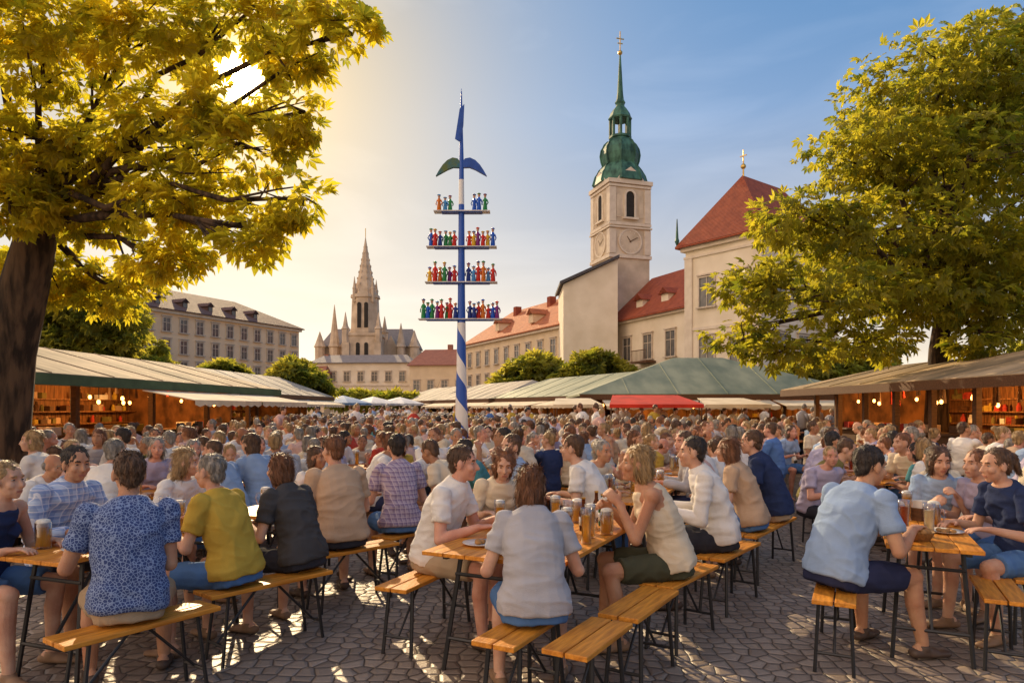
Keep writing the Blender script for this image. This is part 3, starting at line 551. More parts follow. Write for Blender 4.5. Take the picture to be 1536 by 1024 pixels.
for idx,(y,x,s,stn) in enumerate(seats[:NI]):
    sh=random.choices(SN,SW)[0];hc_=random.choices(list(HR),HW)[0];sk=random.choices((0,1,2,3),(4,4,2,2))[0];tr=random.choice(list(TR))
    pi_=random.choice((NS,NS+1)) if stn else random.randrange(NS);d=PR[pi_]
    f=ll*s+rr*random.gauss(0,.5)
    if stn: f=Vector((random.uniform(-1,1),random.uniform(-1,1)))
    rz=math.atan2(-f.x,f.y)
    fw='right' if f.x>abs(f.y)*.8 else 'left' if f.x<-abs(f.y)*.8 else 'away' if f.y>0 else 'camera'
    lab=f"{'standing ' if stn else ''}person in {sh} shirt facing {fw}, {zone(x,y)}"
    sc_=random.uniform(.93,1.05)
    if y<12.5:
        r=thing('person',lab,'person',(x,y,0),rz,'guests crowding the beer garden');r.scale=(sc_*random.choice((-1,1)),sc_,sc_)
        put(ob('body',d['body'],r),[SK[sk],None,HR[hc_]]);put(ob('shirt',d['shirt'],r),[SH[sh]]);put(ob('shorts' if d['leg']=='shorts' else 'trousers',d['trousers'],r),[TR[tr]]);put(ob('hair',d['hair'],r),[HR[hc_]])
        if y<9.5:
            for q in d['shoe']: ob('shoe',q,r)
            for q in d['eye']: ob('eye',q,r)
    else:
        o=ob('person',d['far'],None,(x,y,0),rz);tag(o,lab,'person','guests crowding the beer garden');o.scale=(sc_*random.choice((-1,1)),sc_,sc_);put(o,[SK[sk],SH[sh],TR[tr],HR[hc_]])
print('crowd',len(seats),seats[min(NI,len(seats)-1)],time.time()-T0)
# the rest of the crowd reads as one mass
def low(stn):
    b=MB();dz=.36 if stn else 0
    b.mi=0;b.ell((0,.10,1.22+dz),(.078,.09,.115),8,6);b.tube([(0,.06,1.05+dz),(0,.09,1.14+dz)],.052,6)
    b.mi=1;b.lathe([(.15,.5+dz),(.165,.62+dz),(.16,.8+dz),(.185,1.0+dz),(.1,1.09+dz),(.06,1.12+dz)],9,(0,.02,0))
    for s in (-1,1): b.tube([(s*.19,.04,1.03+dz),(s*.25,.1,.8+dz)],[.06,.048],6)
    b.mi=0
    for s in (-1,1): b.tube([(s*.25,.1,.8+dz),(s*.17,.34,.8+dz),(s*.16,.42,.8+dz)],[.042,.03,.028],6)
    b.mi=2;b.ell((0,.085,1.255+dz),(.086,.095,.10),8,6)
    b.mi=3
    if stn:
        for s in (-1,1): b.tube([(s*.09,0,.9),(s*.1,0,0)],[.09,.05],6)
    else:
        for s in (-1,1): b.tube([(s*.09,.02,.52),(s*.13,.42,.54),(s*.13,.42,0)],[.085,.06,.045],6)
    return np.array(b.v),b.f,np.array(b.m)
LOW=[low(0),low(1)];mats=[SK[0],SK[1]]+[SH[n] for n in SN]+[HR[h] for h in HR]+[TR[t] for t in TR]
rest=seats[NI:]
for i in range(260):
    y=random.uniform(22,60);x=random.uniform(xl(y),max(xr(y),xl(y)+.1))
    if okp(x,y): rest.append((y,x,random.choice((-1,1)),1 if random.random()<.3 else 0))
for i in range(50): rest.append((random.uniform(23.2,25.4),random.uniform(2.5,12),1,random.random()<.3))
V=[];Fc=[];Mi=[];n0=0
for y,x,s,stn in rest:
    v,f,mi=LOW[1 if stn else 0];f0=ll*s+rr*random.gauss(0,.6);a=math.atan2(-f0.x,f0.y);c_,s_=math.cos(a),math.sin(a);k=random.uniform(.93,1.07)
    w=v*k;V.append(np.stack([w[:,0]*c_-w[:,1]*s_+x,w[:,0]*s_+w[:,1]*c_+y,w[:,2]],1));Fc+=[[i+n0 for i in q] for q in f];n0+=len(v)
    lut=np.array([random.randrange(2),2+random.choices(range(14),SW)[0],16+random.choices(range(5),HW)[0],21+random.randrange(5)]);Mi.append(lut[mi])
me=bpy.data.meshes.new('crowd');me.from_pydata(np.concatenate(V).tolist(),[],Fc);me.polygons.foreach_set('material_index',np.concatenate(Mi).astype(np.int32));me.polygons.foreach_set('use_smooth',[True]*len(me.polygons));setm(me,mats)
tag(ob('crowd',me),'far crowd of guests filling the square up to the stalls','crowd',kind='stuff')
tb=bb=None
for n,(k,t0,c) in enumerate(tabs):
    z=zone(c.x,c.y)
    cor=O+ll*(2.3*k-.3)+rr*t0
    if tb is None: tb=make_table((cor.x,cor.y),ang,.6,2.1,'wooden beer table, '+z)[1]
    else: dup(tb,(c.x+rr.x*.05,c.y+rr.y*.05,0),-ang,'wooden beer table, '+z)
    for s in (-1,1):
        q=c+ll*s*.62;lab=f"wooden bench {'left' if s<0 else 'right'} of a table, {z}"
        if bb is None: a_=q-rr*1.05;b_=q+rr*1.05;bb=make_bench((a_.x,a_.y),(b_.x,b_.y),lab)
        else: dup(bb,(q.x,q.y,0),-ang,lab)
    if c.y<13:
        for i in range(7):
            q=c+rr*random.uniform(-.9,.9)+ll*random.uniform(-.22,.22);kd='mug' if i<3 else 'tall';lq='beer' if kd=='mug' else random.choices(('beer','pale','darkbeer'),(5,3,2))[0]
            drink((q.x,q.y,.77),('beer mug, ' if kd=='mug' else {'beer':'tall golden beer, ','pale':'tall cloudy drink, ','darkbeer':'tall red drink, '}[lq])+z,kd,lq,lq=='beer')
        q=c+rr*random.uniform(-.7,.7);plate((q.x,q.y,.77),'white plate with food, '+z)
# ------------------------------------------------------------ buildings
def facade(name,label,cat,p0,p1,group=None):
    d=Vector((p1[0]-p0[0],p1[1]-p0[1]));return thing(name,label,cat,(p0[0],p0[1],0),math.atan2(d.y,d.x),group),d.length
def archpoly(w,h,n=8): return [(-w/2,0),(w/2,0)]+[(w/2*math.cos(t),h-w/2+w/2*math.sin(t)) for t in np.linspace(0,pi,n)]
def wmesh(w,h):
    b=MB();f=.09;g=MB().box((0,0,h/2),(w,.06,h))
    for s in (-1,1): b.box((s*(w/2+f/2),-.03,h/2),(f,.16,h+2*f))
    b.box((0,-.032,h+f/2),(w-.004,.16,f));b.box((0,-.03,h/2),(.05,.07,h-.01));b.box((0,-.031,h*.66),(w-.01,.066,.05));b.box((0,-.08,-.07),(w+.4,.3,.1))
    b.box((0,-.06,h+f+.09),(w+.34,.22,.09))
    return b.mesh(M['wframe']),g.mesh(M['glass'])
W1=wmesh(.95,1.5);W2=wmesh(1.15,1.9);WF=wmesh(.8,1.3);WL=wmesh(.72,1.15)
def win(root,me,x,z,y=-.005,rz=0): o=ob('window',me[0],root,(x,y,z),rz);ob('pane',me[1],o);return o
# left block
r,L_=facade('building','long cream block with dark mansard roof at left','building',(-35.3,52.2),(-24.0,76.9))
MB().box((L_/2,6,5.2),(L_,12,10.4)).build('wall',M['warmcream'],r)
b=MB();b.box((L_/2,-.06,10.35),(L_+.3,.5,.3));b.box((L_/2,-.04,3.0),(L_+.04,.2,.2));b.build('cornice',M['trim'],r)
b=MB();b.hip(-.4,L_+.4,-.5,12.5,10.55,13.5,4,t=.1);b.build('roof',M['brownroof'],r)
for i in range(15):
    for k in range(5): win(r,WL,1.1+i*1.8,.8+k*1.95)
for i in range(7):
    x=4+i*2.9;b=MB();b.box((x,1.4,11.3),(.6,1.3,.6));b.mi=1;b.hip(x-.4,x+.4,.6,2.4,11.6,11.95,0,t=.05,axis='y');b.mi=2;b.box((x,.74,11.3),(.4,.06,.42));b.build('dormer',[M['brownroof'],M['brownroof'],M['glass']],r)
# small red roofed houses
for x0,x1,y,z,zr,l in ((-31.2,-27.0,99,6.6,9.0,'small red roofed house between left block and spired church'),(-14.4,-6.2,96,7.6,10.2,'red roofed house behind the maypole')):
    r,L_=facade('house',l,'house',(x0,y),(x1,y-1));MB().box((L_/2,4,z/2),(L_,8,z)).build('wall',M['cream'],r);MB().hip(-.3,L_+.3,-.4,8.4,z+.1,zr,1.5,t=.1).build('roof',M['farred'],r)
    for i in range(int(L_/2)):
        for k in range(2): win(r,WF,1.+i*2,1.6+k*2.6)
    MB().box((L_*.6,4.2,zr+.2),(.7,.7,1.)).build('chimney',M['farred'],r)
# spired gothic church
cx=-23.6
r=thing('church','far gothic church with tall pointed stone spire and pinnacles','church',(cx,110,0))
b=MB();b.box((0,0,6.7),(5.2,5.2,13.4));b.box((0,0,13.3),(5.6,5.6,.4));b.lathe([(2.35,13.4),(2.15,19.2),(2.4,19.3),(2.3,19.8)],8,ph=pi/8)
for sx_ in (-1,1):
    for sy in (-1,1): b.box((sx_*2.5,sy*2.5,6.),(1.1,1.1,12.));b.lathe([(.55,12.),(.55,14.),(.7,14.1),(.42,14.6),(.03,16.8)],6,(sx_*2.6,sy*2.6,0))
b.build('tower',M['gothic'],r)
b=MB();b.lathe([(1.95,19.7),(1.3,22.2),(.68,25.2),(.1,28.8),(.02,29.4)],8,ph=pi/8)
for i in range(8):
    a=2*pi*i/8+pi/8
    for q in range(8): t=.08+q*.11;rad=1.9*(1-t)**1.15;b.box((rad*math.cos(a),rad*math.sin(a),19.7+t*9.2),(.2,.2,.34),a)
b.build('spire',M['gothic'],r);MB().tube([(0,0,29.2),(0,0,30.6)],.06).build('finial',M['gold'],r)
for i in range(4):
    a=i*pi/2+pi/4;MB().lathe([(.3,18.5),(.3,20.6),(.38,20.65),(.24,21.),(.03,22.6)],6,(2.05*math.cos(a),2.05*math.sin(a),0)).build('pinnacle',M['gothic'],r)
for x,z,h,q in ((-1,14.4,4,-2.2),(1,14.4,4,-2.2),(-1.2,8,4,-2.65),(1.2,8,4,-2.65)):
    MB().prism([(x*.55+u,z+v) for u,v in archpoly(.6,h)],q-.03,q+.3).build('window',M['dark'],r)
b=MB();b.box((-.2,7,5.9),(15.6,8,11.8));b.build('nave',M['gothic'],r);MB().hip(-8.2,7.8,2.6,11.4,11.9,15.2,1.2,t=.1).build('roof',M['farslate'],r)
for x,rd_,zt in ((-5.5,.85,18.6),(5.4,.7,15.6),(-7.9,.8,14.2),(7.6,.8,14.4)):
    MB().lathe([(rd_,0),(rd_,11.5),(rd_*1.25,11.7),(rd_*.95,12.2),(.04,zt)],8,(x,1.9,0)).build('turret',M['gothic'],r)
for x in (-3.8,3.7):
    MB().prism([(x-1.2,0),(x+1.2,0),(x+1.2,11.2),(x,13.6),(x-1.2,11.2)],2.2,4).build('gable',M['gothic'],r);MB().prism([(x+u,5+v) for u,v in archpoly(1.,4.6)],2.14,2.4).build('window',M['dark'],r)
r,L_=facade('building','pale low arcaded building before the spired church','building',(-29.4,100),(-14.6,99))
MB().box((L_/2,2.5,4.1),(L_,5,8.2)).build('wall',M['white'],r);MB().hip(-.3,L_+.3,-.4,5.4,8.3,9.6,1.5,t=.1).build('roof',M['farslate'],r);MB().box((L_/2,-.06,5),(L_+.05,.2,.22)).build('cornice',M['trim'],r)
for i in range(7): win(r,WF,1.2+i*2.05,5.6)
MB().prism([(L_/2+u,.2+v) for u,v in archpoly(2.8,4.3,14)],-.08,.1).build('archway',M['gothic'],r)
for i in (0,1,5,6): win(r,WF,1.2+i*2.05,2.4)
# cream building left of the tower
r,L_=facade('building','cream building with orange tiled roof left of the bell tower','building',(-5.6,82.3),(4.7,61.2))
MB().box((L_/2,5,4.55),(L_,10,9.1)).build('wall',M['cream'],r);MB().hip(-.4,L_+.4,-.5,10.5,9.2,13.2,3,t=.12).build('roof',M['orange'],r);MB().box((L_/2,-.1,8.98),(L_+.2,.5,.22)).build('cornice',M['trim'],r)
for i in range(9):
    for k in range(3): win(r,W1,1.5+i*2.5,1.3+k*2.6)
for i in (6,14): MB().box((i,4.,12.6),(.7,.7,1.4)).build('chimney',M['red'],r);b=MB();b.box((i+2,1.2,10.6),(.9,1.4,.9));b.mi=1;b.hip(i+1.4,i+2.6,.3,2.4,11.05,11.6,0,t=.05,axis='y');b.build('dormer',[M['cream'],M['orange']],r)
# bell tower
s=.0606;D_=62;w=3.85;Z=lambda py:H+(HZ-py)*s
r=thing('bell_tower','tall cream bell tower with clock and green copper onion dome','church tower',((930-768)*s,D_,0),R(17.6))
MB().box((0,0,Z(284)/2),(w,w,Z(284))).build('shaft',M['stone'],r)
b=MB()
for py,e,t in ((284,.45,.35),(290,.25,.2),(345,.25,.25),(350,.36,.14),(392,.3,.3)): b.box((0,0,Z(py)),(w+e,w+e,t))
for z0,z1 in ((292,343),(352,389)):
    for x in (-1,1):
        for y in (-1,1): b.box((x*(w/2-.22),y*(w/2-.22),(Z(z0)+Z(z1))/2),(.62,.62,Z(z0)-Z(z1)-.1))
b.build('cornice',M['trim'],r)
for a in range(4):
    e=ob('belfry_opening',MB().prism(archpoly(.8,2.3),-w/2-.02,-w/2+.2).mesh(M['dark']),r,(0,0,Z(335)),a*pi/2)
    q=MB();P_=archpoly(.8,2.3,10);Q_=archpoly(1.15,2.48,10)
    for i in range(1,len(P_)): j=(i+1)%len(P_);q.prism([P_[i],Q_[i],Q_[j],P_[j]],-w/2-.1,-w/2+.05)
    q.box((0,-w/2-.1,-.1),(1.5,.3,.16));ob('surround',q.mesh(M['trim']),e)
    q=MB()
    for s_ in (-1,1): q.prism([(s_*1.1+u*.7,v) for u,v in archpoly(.6,2.)],-w/2-.035,-w/2+.02)
    ob('blind_arch',q.mesh(M['stone']),r,(0,0,Z(335)),a*pi/2)
    f=MB();n=32;zc=Z(370)
    f.prism([(1.0*math.cos(2*pi*i/n),zc+1.0*math.sin(2*pi*i/n)) for i in range(n)],-w/2-.06,-w/2+.02);o=ob('clock_face',f.mesh(M['stone']),r,(0,0,0),a*pi/2)
    f=MB()
    for i in range(n):
        t0,t1=2*pi*i/n,2*pi*(i+1)/n;f.prism([(1.0*math.cos(t0),zc+1.0*math.sin(t0)),(1.14*math.cos(t0),zc+1.14*math.sin(t0)),(1.14*math.cos(t1),zc+1.14*math.sin(t1)),(1.0*math.cos(t1),zc+1.0*math.sin(t1))],-w/2-.1,-w/2)
    for i in range(12):
        t=pi*i/6;f.prism([(x_*math.cos(t)-y_*math.sin(t),zc+x_*math.sin(t)+y_*math.cos(t)) for x_,y_ in ((.78,-.03),(.94,-.03),(.94,.03),(.78,.03))],-w/2-.075,-w/2-.03)
    ob('clock_ring',f.mesh(M['trim']),o)
    f=MB()
    for t,l_ in ((2.2,.55),(.5,.8)): f.prism([(x_*math.cos(t)-y_*math.sin(t),zc+x_*math.sin(t)+y_*math.cos(t)) for x_,y_ in ((-.1,-.035),(l_,-.02),(l_,.02),(-.1,.035))],-w/2-.1,-w/2-.08)
    ob('clock_hand',f.mesh(M['dwood']),o)
    q=MB();q.prism([(-1.3,0),(1.3,0),(.9,.55),(0,1.15),(-.9,.55)],-w/2-.18,-w/2+.5);ob('gablet',q.mesh(M['trim']),r,(0,0,Z(281)),a*pi/2)
k=s
b=MB();b.lathe([(41*k,Z(280)),(40*k,Z(276)),(37*k,Z(266)),(31*k,Z(256)),(25.5*k,Z(250)),(27.5*k,Z(244)),(29*k,Z(235)),(27.5*k,Z(226)),(23*k,Z(218)),(18*k,Z(213)),(15*k,Z(210)),(17*k,Z(209)),(17*k,Z(206))],8,ph=pi/8);b.build('dome',M['copper'],r)
b=MB()
for i in range(8):
    a=2*pi*i/8+pi/8
    b.tube([(rd*k*math.cos(a),rd*k*math.sin(a),Z(py)) for rd,py in ((41,279),(37,266),(31,256),(26,250),(28,244),(29.5,235),(28,226),(23.5,218),(18,213))],.08,5)
b.build('dome_rib',M['copper'],r)
for i in range(8): a=2*pi*i/8+pi/8;MB().tube([(14.5*k*math.cos(a),14.5*k*math.sin(a),Z(207)),(14.5*k*math.cos(a),14.5*k*math.sin(a),Z(179))],.13,6).build('lantern_column',M['copper'],r)
MB().lathe([(2.5*k,Z(207)),(2.5*k,Z(179))],8).build('lantern_core',M['dark'],r)
MB().lathe([(17*k,Z(181)),(18*k,Z(179)),(16*k,Z(176)),(14.5*k,Z(171)),(10.5*k,Z(165)),(6.5*k,Z(161)),(6.5*k,Z(158)),(8*k,Z(155)),(5.5*k,Z(150)),(4.4*k,Z(140)),(3*k,Z(115)),(1.2*k,Z(84))],8,ph=pi/8).build('spire',M['copper'],r)
b=MB();b.ell((0,0,Z(80)),(.22,.22,.22));b.tube([(0,0,Z(82)),(0,0,Z(48))],.05,6);b.box((0,0,Z(59)),(.75,.07,.08));b.box((0,0,Z(66)),(.5,.07,.08));b.build('cross',M['gold'],r)
# plain shed-topped wall block in front of the tower
r,L_=facade('building','plain white wall block with slanting dark roof against the tower','building',(4.25,56.5),(8.75,56.5))
MB().prism([(0,0),(L_,0),(L_,14.0),(0,11.9)],0,6).build('wall',M['white'],r)
b=MB();b.prism([(-.3,11.85),(L_+.1,14.06),(L_+.1,14.3),(-.3,12.1)],-.35,6.3);b.build('roof',M['slate'],r)
# nave wing with red roof
r,L_=facade('building','white church wing with red tiled roof right of the tower','building',(8.9,59),(12.9,49.6))
MB().box((L_/2,4,4.5),(L_,8,9.0)).build('wall',M['white'],r);MB().hip(-.5,L_+.3,-.5,8.5,9.05,13.2,.2,t=.14).build('roof',M['red'],r);MB().box((L_/2,-.1,8.86),(L_+.2,.4,.2)).build('cornice',M['trim'],r)
for x,z in ((2,5.6),(5.,5.6),(8,5.6),(2,2.2),(5,2.2),(8,2.2)): win(r,W2,x,z)
for x in (3,6.5): b=MB();b.box((x,1.1,10.3),(.9,1.2,.6));b.mi=1;b.hip(x-.6,x+.6,.3,2.2,10.6,11.1,0,t=.05,axis='y');b.build('dormer',[M['white'],M['red']],r)
b=MB();b.box((5.,-.5,5.3),(2.2,.9,.14))
for i in range(12): b.tube([(4.+i*.182,-.92,5.37),(4.+i*.182,-.92,6.2)],.02,4)
b.tube([(3.95,-.92,6.22),(6.05,-.92,6.22)],.035,5);b.build('balcony',M['dwood'],r)
# right tall house
r,L_=facade('house','tall cream house with steep red hipped roof and gilt finial','house',(11.7,46),(15.2,41.4))
MB().box((L_/2,4.5,6.2),(L_,9,12.4)).build('wall',M['white'],r);MB().hip(-.5,L_+.5,-.5,9.5,12.5,17.0,2.7,t=.15,axis='y').build('roof',M['red'],r)
b=MB();b.box((L_/2,4.5,12.3),(L_+.5,9.5,.35));b.box((L_/2,4.5,11.7),(L_+.2,9.2,.15));b.box((L_/2,4.5,6.9),(L_+.16,9.16,.2))
for x in (.3,L_-.3): b.box((x,-.05,6),(.6,.16,11.2))
b.build('cornice',M['trim'],r)
for x in (1.75,4.1):
    for z in (8.3,4.4,1.2): win(r,W2,x,z)
for y in (2,4.5,7):
    for z in (8.3,4.4,1.2): win(r,W2,L_+.005,z,y,pi/2)
b=MB();b.tube([(L_/2,2.3,16.7),(L_/2,2.3,18.7)],[.06,.03],6);b.ell((L_/2,2.3,17.6),(.18,.18,.18));b.box((L_/2,2.3,18.3),(.5,.05,.06));b.build('finial',M['gold'],r)
b=MB();b.lathe([(.05,0),(.16,.3),(.1,.5),(.03,1.8)],8,(-.4,-.4,12.6));b.build('finial',M['copper'],r)
# ------------------------------------------------------------ stalls
def stall(label,p0,p1,depth,ez,rz_,roof,hipx=0,awn='canvas',ov=.8,lit=4,step=2.4,pw=25,fas='dwood'):
    r,L_=facade('market_stall',label,'market stall',p0,p1,'stalls around the beer garden')
    b=MB();b.hip(-ov,L_+ov,-ov,depth+ov,ez,rz_,hipx,t=.08)
    n=int((L_+2*ov)/1.7)
    for i in range(n+1):
        x=-ov+i*(L_+2*ov)/n;xm=min(x+ov,L_+ov-x);fr=1. if hipx==0 else min(1,xm/max(hipx,.01));yr=depth/2
        b.tube([(x,-ov,ez+.005),(x,-ov+(yr+ov)*max(fr,.02),ez+.005+(rz_-ez)*fr)],.016,5)
    b.build('roof',M[roof],r);b=MB();b.box((L_/2,-ov-.02,ez-.12),(L_+2*ov,.05,.2));b.build('fascia',M[fas],r)
    n=max(2,int(L_/step))
    for i in range(n+1): MB().box((L_*i/n,0,ez/2),(.13,.13,ez)).build('post',M['dwood'],r,bevel=.01)
    MB().box((L_/2,depth-.1,ez/2),(L_,.12,ez)).build('back_wall',M['warmwall'],r)
    for x in (.1,L_-.1): MB().box((x,depth*.55,ez/2),(.1,depth*.85,ez-.02)).build('side_wall',M['warmwall'],r)
    b=MB();b.box((L_/2,.9,.5),(L_-.3,.6,1.0));b.box((L_/2,.88,1.03),(L_-.2,.8,.06));b.build('counter',M['dwood'],r,bevel=.01)
    b=MB();cols=[SH['red'],SH['mustard'],SH['white'],SH['olive'],M['warmwall'],M['dwood'],SH['tan']]
    b.mi=4
    for z in (1.2,1.55,1.9): b.box((L_/2,depth-.35,z),(L_-.6,.35,.04))
    for i in range(int(L_*7)):
        b.mi=random.choice((0,1,2,3,5,5,6));z=random.choice((1.22,1.57,1.92));q=random.uniform(.6,1.);x=.4+random.random()*(L_-.8)
        if random.random()<.5: b.lathe([(.07*q,0),(.08*q,.15*q),(.04,.2*q),(.03,.27*q)],7,(x,depth-.35,z))
        else: b.box((x,depth-.33,z+.1*q),(.22*q,.2,.2*q))
    for i in range(int(L_*1.6)):
        b.mi=random.choice((0,3,5,6));x=.3+random.random()*(L_-.6);y=random.uniform(.6,1.4);l=random.uniform(.2,.5);b.tube([(x,y,ez-.06),(x+.02,y,ez-.06-l)],[.02,.05],6)
    for i in range(int(L_*1.3)): b.mi=random.choice((0,1,2,3,5,6));x=.4+random.random()*(L_-.8);b.box((x,.85,1.062+.09),(.32,.3,.18))
    b.build('shelf_goods',cols,r)
    if awn:
        k=max(1,int(L_/3.2));w=L_/k
        for i in range(k):
            if random.random()<.15: continue
            b=MB();x0,x1=i*w+.06,(i+1)*w-.06;q=1.1+random.uniform(-.2,.3);zz=ez-.24;ze=ez-.46
            b.add([(x0,-ov-.05,zz),(x1,-ov-.05,zz),(x1,-ov-q,ze),(x0,-ov-q,ze),(x0,-ov-.05,zz-.02),(x1,-ov-.05,zz-.02),(x1,-ov-q,ze-.02),(x0,-ov-q,ze-.02)],[(0,1,2,3),(7,6,5,4),(0,3,7,4),(1,5,6,2),(0,4,5,1),(3,2,6,7)])
            o=b.build('awning',M[awn],r);b=MB();m_=8
            for j in range(m_):
                a0=x0+(x1-x0)*j/m_;a1=x0+(x1-x0)*(j+1)/m_;b.add([(a0,-ov-q-.004,ze),(a1,-ov-q-.004,ze),(a1,-ov-q-.004,ze-.11),((a0+a1)/2,-ov-q-.004,ze-.16),(a0,-ov-q-.004,ze-.11)],[(0,1,2,3,4)])
            b.build('valance',M[awn],o)
    for i in range(lit):
        x=L_*(i+.5)/lit+random.uniform(-.5,.5);dz=random.uniform(0,.25);y=random.uniform(.1,1.6);b=MB();b.ell((x,y,ez-.3-dz),(.04,.04,.055),10,7);o=b.build('light_bulb',M['bulb'],r,True);MB().tube([(x,y,ez-.05),(x,y,ez-.25-dz)],.008,4).build('cord',M['steel'],o)
    if pw:
        for i in range(2 if L_>8 else 1):
            ld_=bpy.data.lights.new('lamp','POINT');ld_.energy=pw;ld_.color=(1,.47,.13);ld_.shadow_soft_size=.15;o=ob('lamp',ld_,r,(L_*(.27+.46*i) if L_>8 else L_/2,depth*.45,ez-.35))
    return r
stall('long tan canvas roofed stall along the left side',(-9.3,11.5),(-8.9,23),4.2,2.3,3.1,'tanroof',1.2,lit=12,pw=230,fas='greentrim')
stall('grey roofed stall further back on the left side',(-11.6,28),(-11.2,39),4,2.3,3.4,'greyroof',1.2,lit=4,pw=80)
stall('timber hut with tan roof at the right edge',(9.6,21.5),(9.5,9.5),4.2,2.25,2.95,'tanroof',1.2,awn=None,lit=14,step=1.5,pw=250)
stall('wide stall with green hipped roof below the red roofs',(3.4,27),(13.2,27),7,2.2,3.9,'grnroof',4.6,lit=8,pw=230)
for i,(l) in enumerate(('green grey long roofed stall left of the green hipped roof','grey long roofed stall behind the maypole','farthest grey roofed stall left of the maypole')):
    a=Vector((4.2,31.5))+Vector((-.42,.908))*(11.4*i);q=a+Vector((-.42,.908))*10.8;stall(l,(q.x,q.y),(a.x,a.y),5,2.25,3.45,('grnroof','greyroof','greyroof')[i],1.6,lit=4,pw=90 if i<2 else 0)
stall('far stall with pale canvas roof between left trees and maypole',(-12,62),(-8.6,61.5),4,2.3,3.2,'canvas',1,lit=2,pw=0)
def parasol(x,y,rad,ze,zt,m,label):
    r=thing('parasol',label,'parasol',(x,y,0),random.uniform(0,1),'market parasols');MB().tube([(0,0,0),(0,0,zt)],.03).build('pole',M['dwood'],r)
    b=MB();b.lathe([(rad,ze-.14),(rad,ze),(rad*.55,ze+(zt-ze)*.5),(.03,zt)],8);b.build('canopy',M[m],r);MB().lathe([(.25,0),(.25,.08),(.04,.1)],12).build('base',M['steel'],r)
def flat_awning(x0,x1,y,z0,z1,m,label):
    r=thing('awning',label,'awning',((x0+x1)/2,y,0),0,'cloth awnings before the green stall');w=(x1-x0)/2
    b=MB();b.add([(-w,-1,z0),(w,-1,z0),(w*.75,1,z1),(-w*.75,1,z1),(-w,-1,z0-.02),(w,-1,z0-.02),(w*.75,1,z1-.02),(-w*.75,1,z1-.02)],[(0,1,2,3),(7,6,5,4),(0,3,7,4),(1,5,6,2),(0,4,5,1),(3,2,6,7)]);b.add([(-w,-1.004,z0),(w,-1.004,z0),(w,-1.004,z0-.12),(-w,-1.004,z0-.12)],[(0,1,2,3)]);b.build('cloth',M[m],r)
    for sx_ in (-1,1): MB().tube([(sx_*w*.96,-.96,0),(sx_*w*.96,-.96,z0)],.025,6).build('post',M['dwood'],r);MB().tube([(sx_*w*.7,.96,0),(sx_*w*.7,.96,z1)],.025,6).build('post',M['dwood'],r)
flat_awning(3.2,6.3,23.4,1.78,2.12,'redcloth','flat red cloth awning before the green hipped stall');flat_awning(6.4,8.6,23.6,1.78,2.02,'canvas','cream cloth awning right of the red awning');flat_awning(1.4,3.1,24.2,1.78,2.02,'canvas','cream cloth awning left of the red awning')
for i,(px,d,m) in enumerate(((425,40,'bluecloth'),(470,44,'whitecloth'),(515,46,'bluecloth'),(560,50,'whitecloth'),(600,52,'whitecloth'))): parasol((px-768)/F*d,d,1.9,2.0,2.5,m,f"{'blue' if m[0]=='b' else 'white'} parasol far back left of the maypole")
# ------------------------------------------------------------ maypole
r=thing('maypole','blue and white striped maypole with four tiers of painted figures','maypole',(-1.63,22,0));k=22/F;Zm=lambda py:H+(HZ-py)*k
MB().lathe([(.225,0),(.21,1.2),(.16,Zm(560)),(.12,Zm(450)),(.095,Zm(320)),(.075,Zm(240)),(.045,Zm(190)),(.02,Zm(140)),(.005,Zm(133))],20).build('pole',M['spiral'],r,True)
def fig():
    b=MB();b.mi=0;b.lathe([(.10,0),(.085,.18),(.06,.3),(.085,.36),(.05,.43)],8);b.mi=1
    b.tube([(0,0,.41),(0,0,.46)],.03,6);b.ell((0,0,.50),(.055,.055,.065),8,6);b.mi=2;b.ell((0,.005,.535),(.062,.062,.045),8,5);b.lathe([(.08,.535),(.08,.55)],8)
    b.mi=0
    for s in (-1,1): b.tube([(s*.08,0,.37),(s*.13,.0,.27),(s*.1,-.06,.2)],[.03,.027,.022],6)
    return b.mesh([M['blue'],SK[0],M['dark']],True)
FM=fig();cm=[mat('fig_'+n,c,rough=.4,s=6) for n,c in (('red',(.7,.03,.02)),('blue',(.02,.12,.62)),('yellow',(.85,.5,.03)),('green',(.03,.28,.08)),('navy',(.02,.05,.28)),('orange',(.75,.2,.02)),('sky',(.08,.32,.68)),('plum',(.25,.03,.22)))]
for py,x0,x1,n,hgt in ((479,628,752,17,1.0),(424,638,746,14,1.0),(371,640,745,14,.95),(318,651,735,9,.95)):
    z=Zm(py);xa,xb=(x0-692)*k,(x1-692)*k;b=MB();b.box(((xa+xb)/2,0,z),(xb-xa,.36,.028));b.mi=1;b.box(((xa+xb)/2,0,z-.028),(xb-xa-.5,.3,.025))
    pl=b.build('platform',[M['paint'],M['blue']],r)
    for i in range(n):
        t=(i+.5)/n;x=xa+.06+(xb-xa-.12)*t+random.uniform(-.02,.02)
        if abs(x)<.16: continue
        if n==9 and .36<t<.64: continue
        o=ob('figurine',FM,pl,(x,random.uniform(-.1,.1),z+.0135),random.uniform(-.5,.5));o.scale=(hgt*.82,hgt*.9,hgt*random.uniform(.85,1.2))
        for q,mm in ((0,random.choice(cm)),(2,random.choice(cm))): o.material_slots[q].link='OBJECT';o.material_slots[q].material=mm
gb=mat('banner_green',(.03,.14,.2),(.12,.16,.05),s=5)
for s in (-1,1):
    b=MB();P_=[(s*x,z) for x,z in ((.02,.08),(.12,.2),(.28,.23),(.45,.15),(.6,0),(.72,-.18),(.82,-.36),(.62,-.25),(.44,-.15),(.26,-.08),(.02,-.09))];b.prism([(x,Zm(248)+z) for x,z in P_],-.06,.06);b.build('banner',[M['blue'] if s>0 else gb],r)
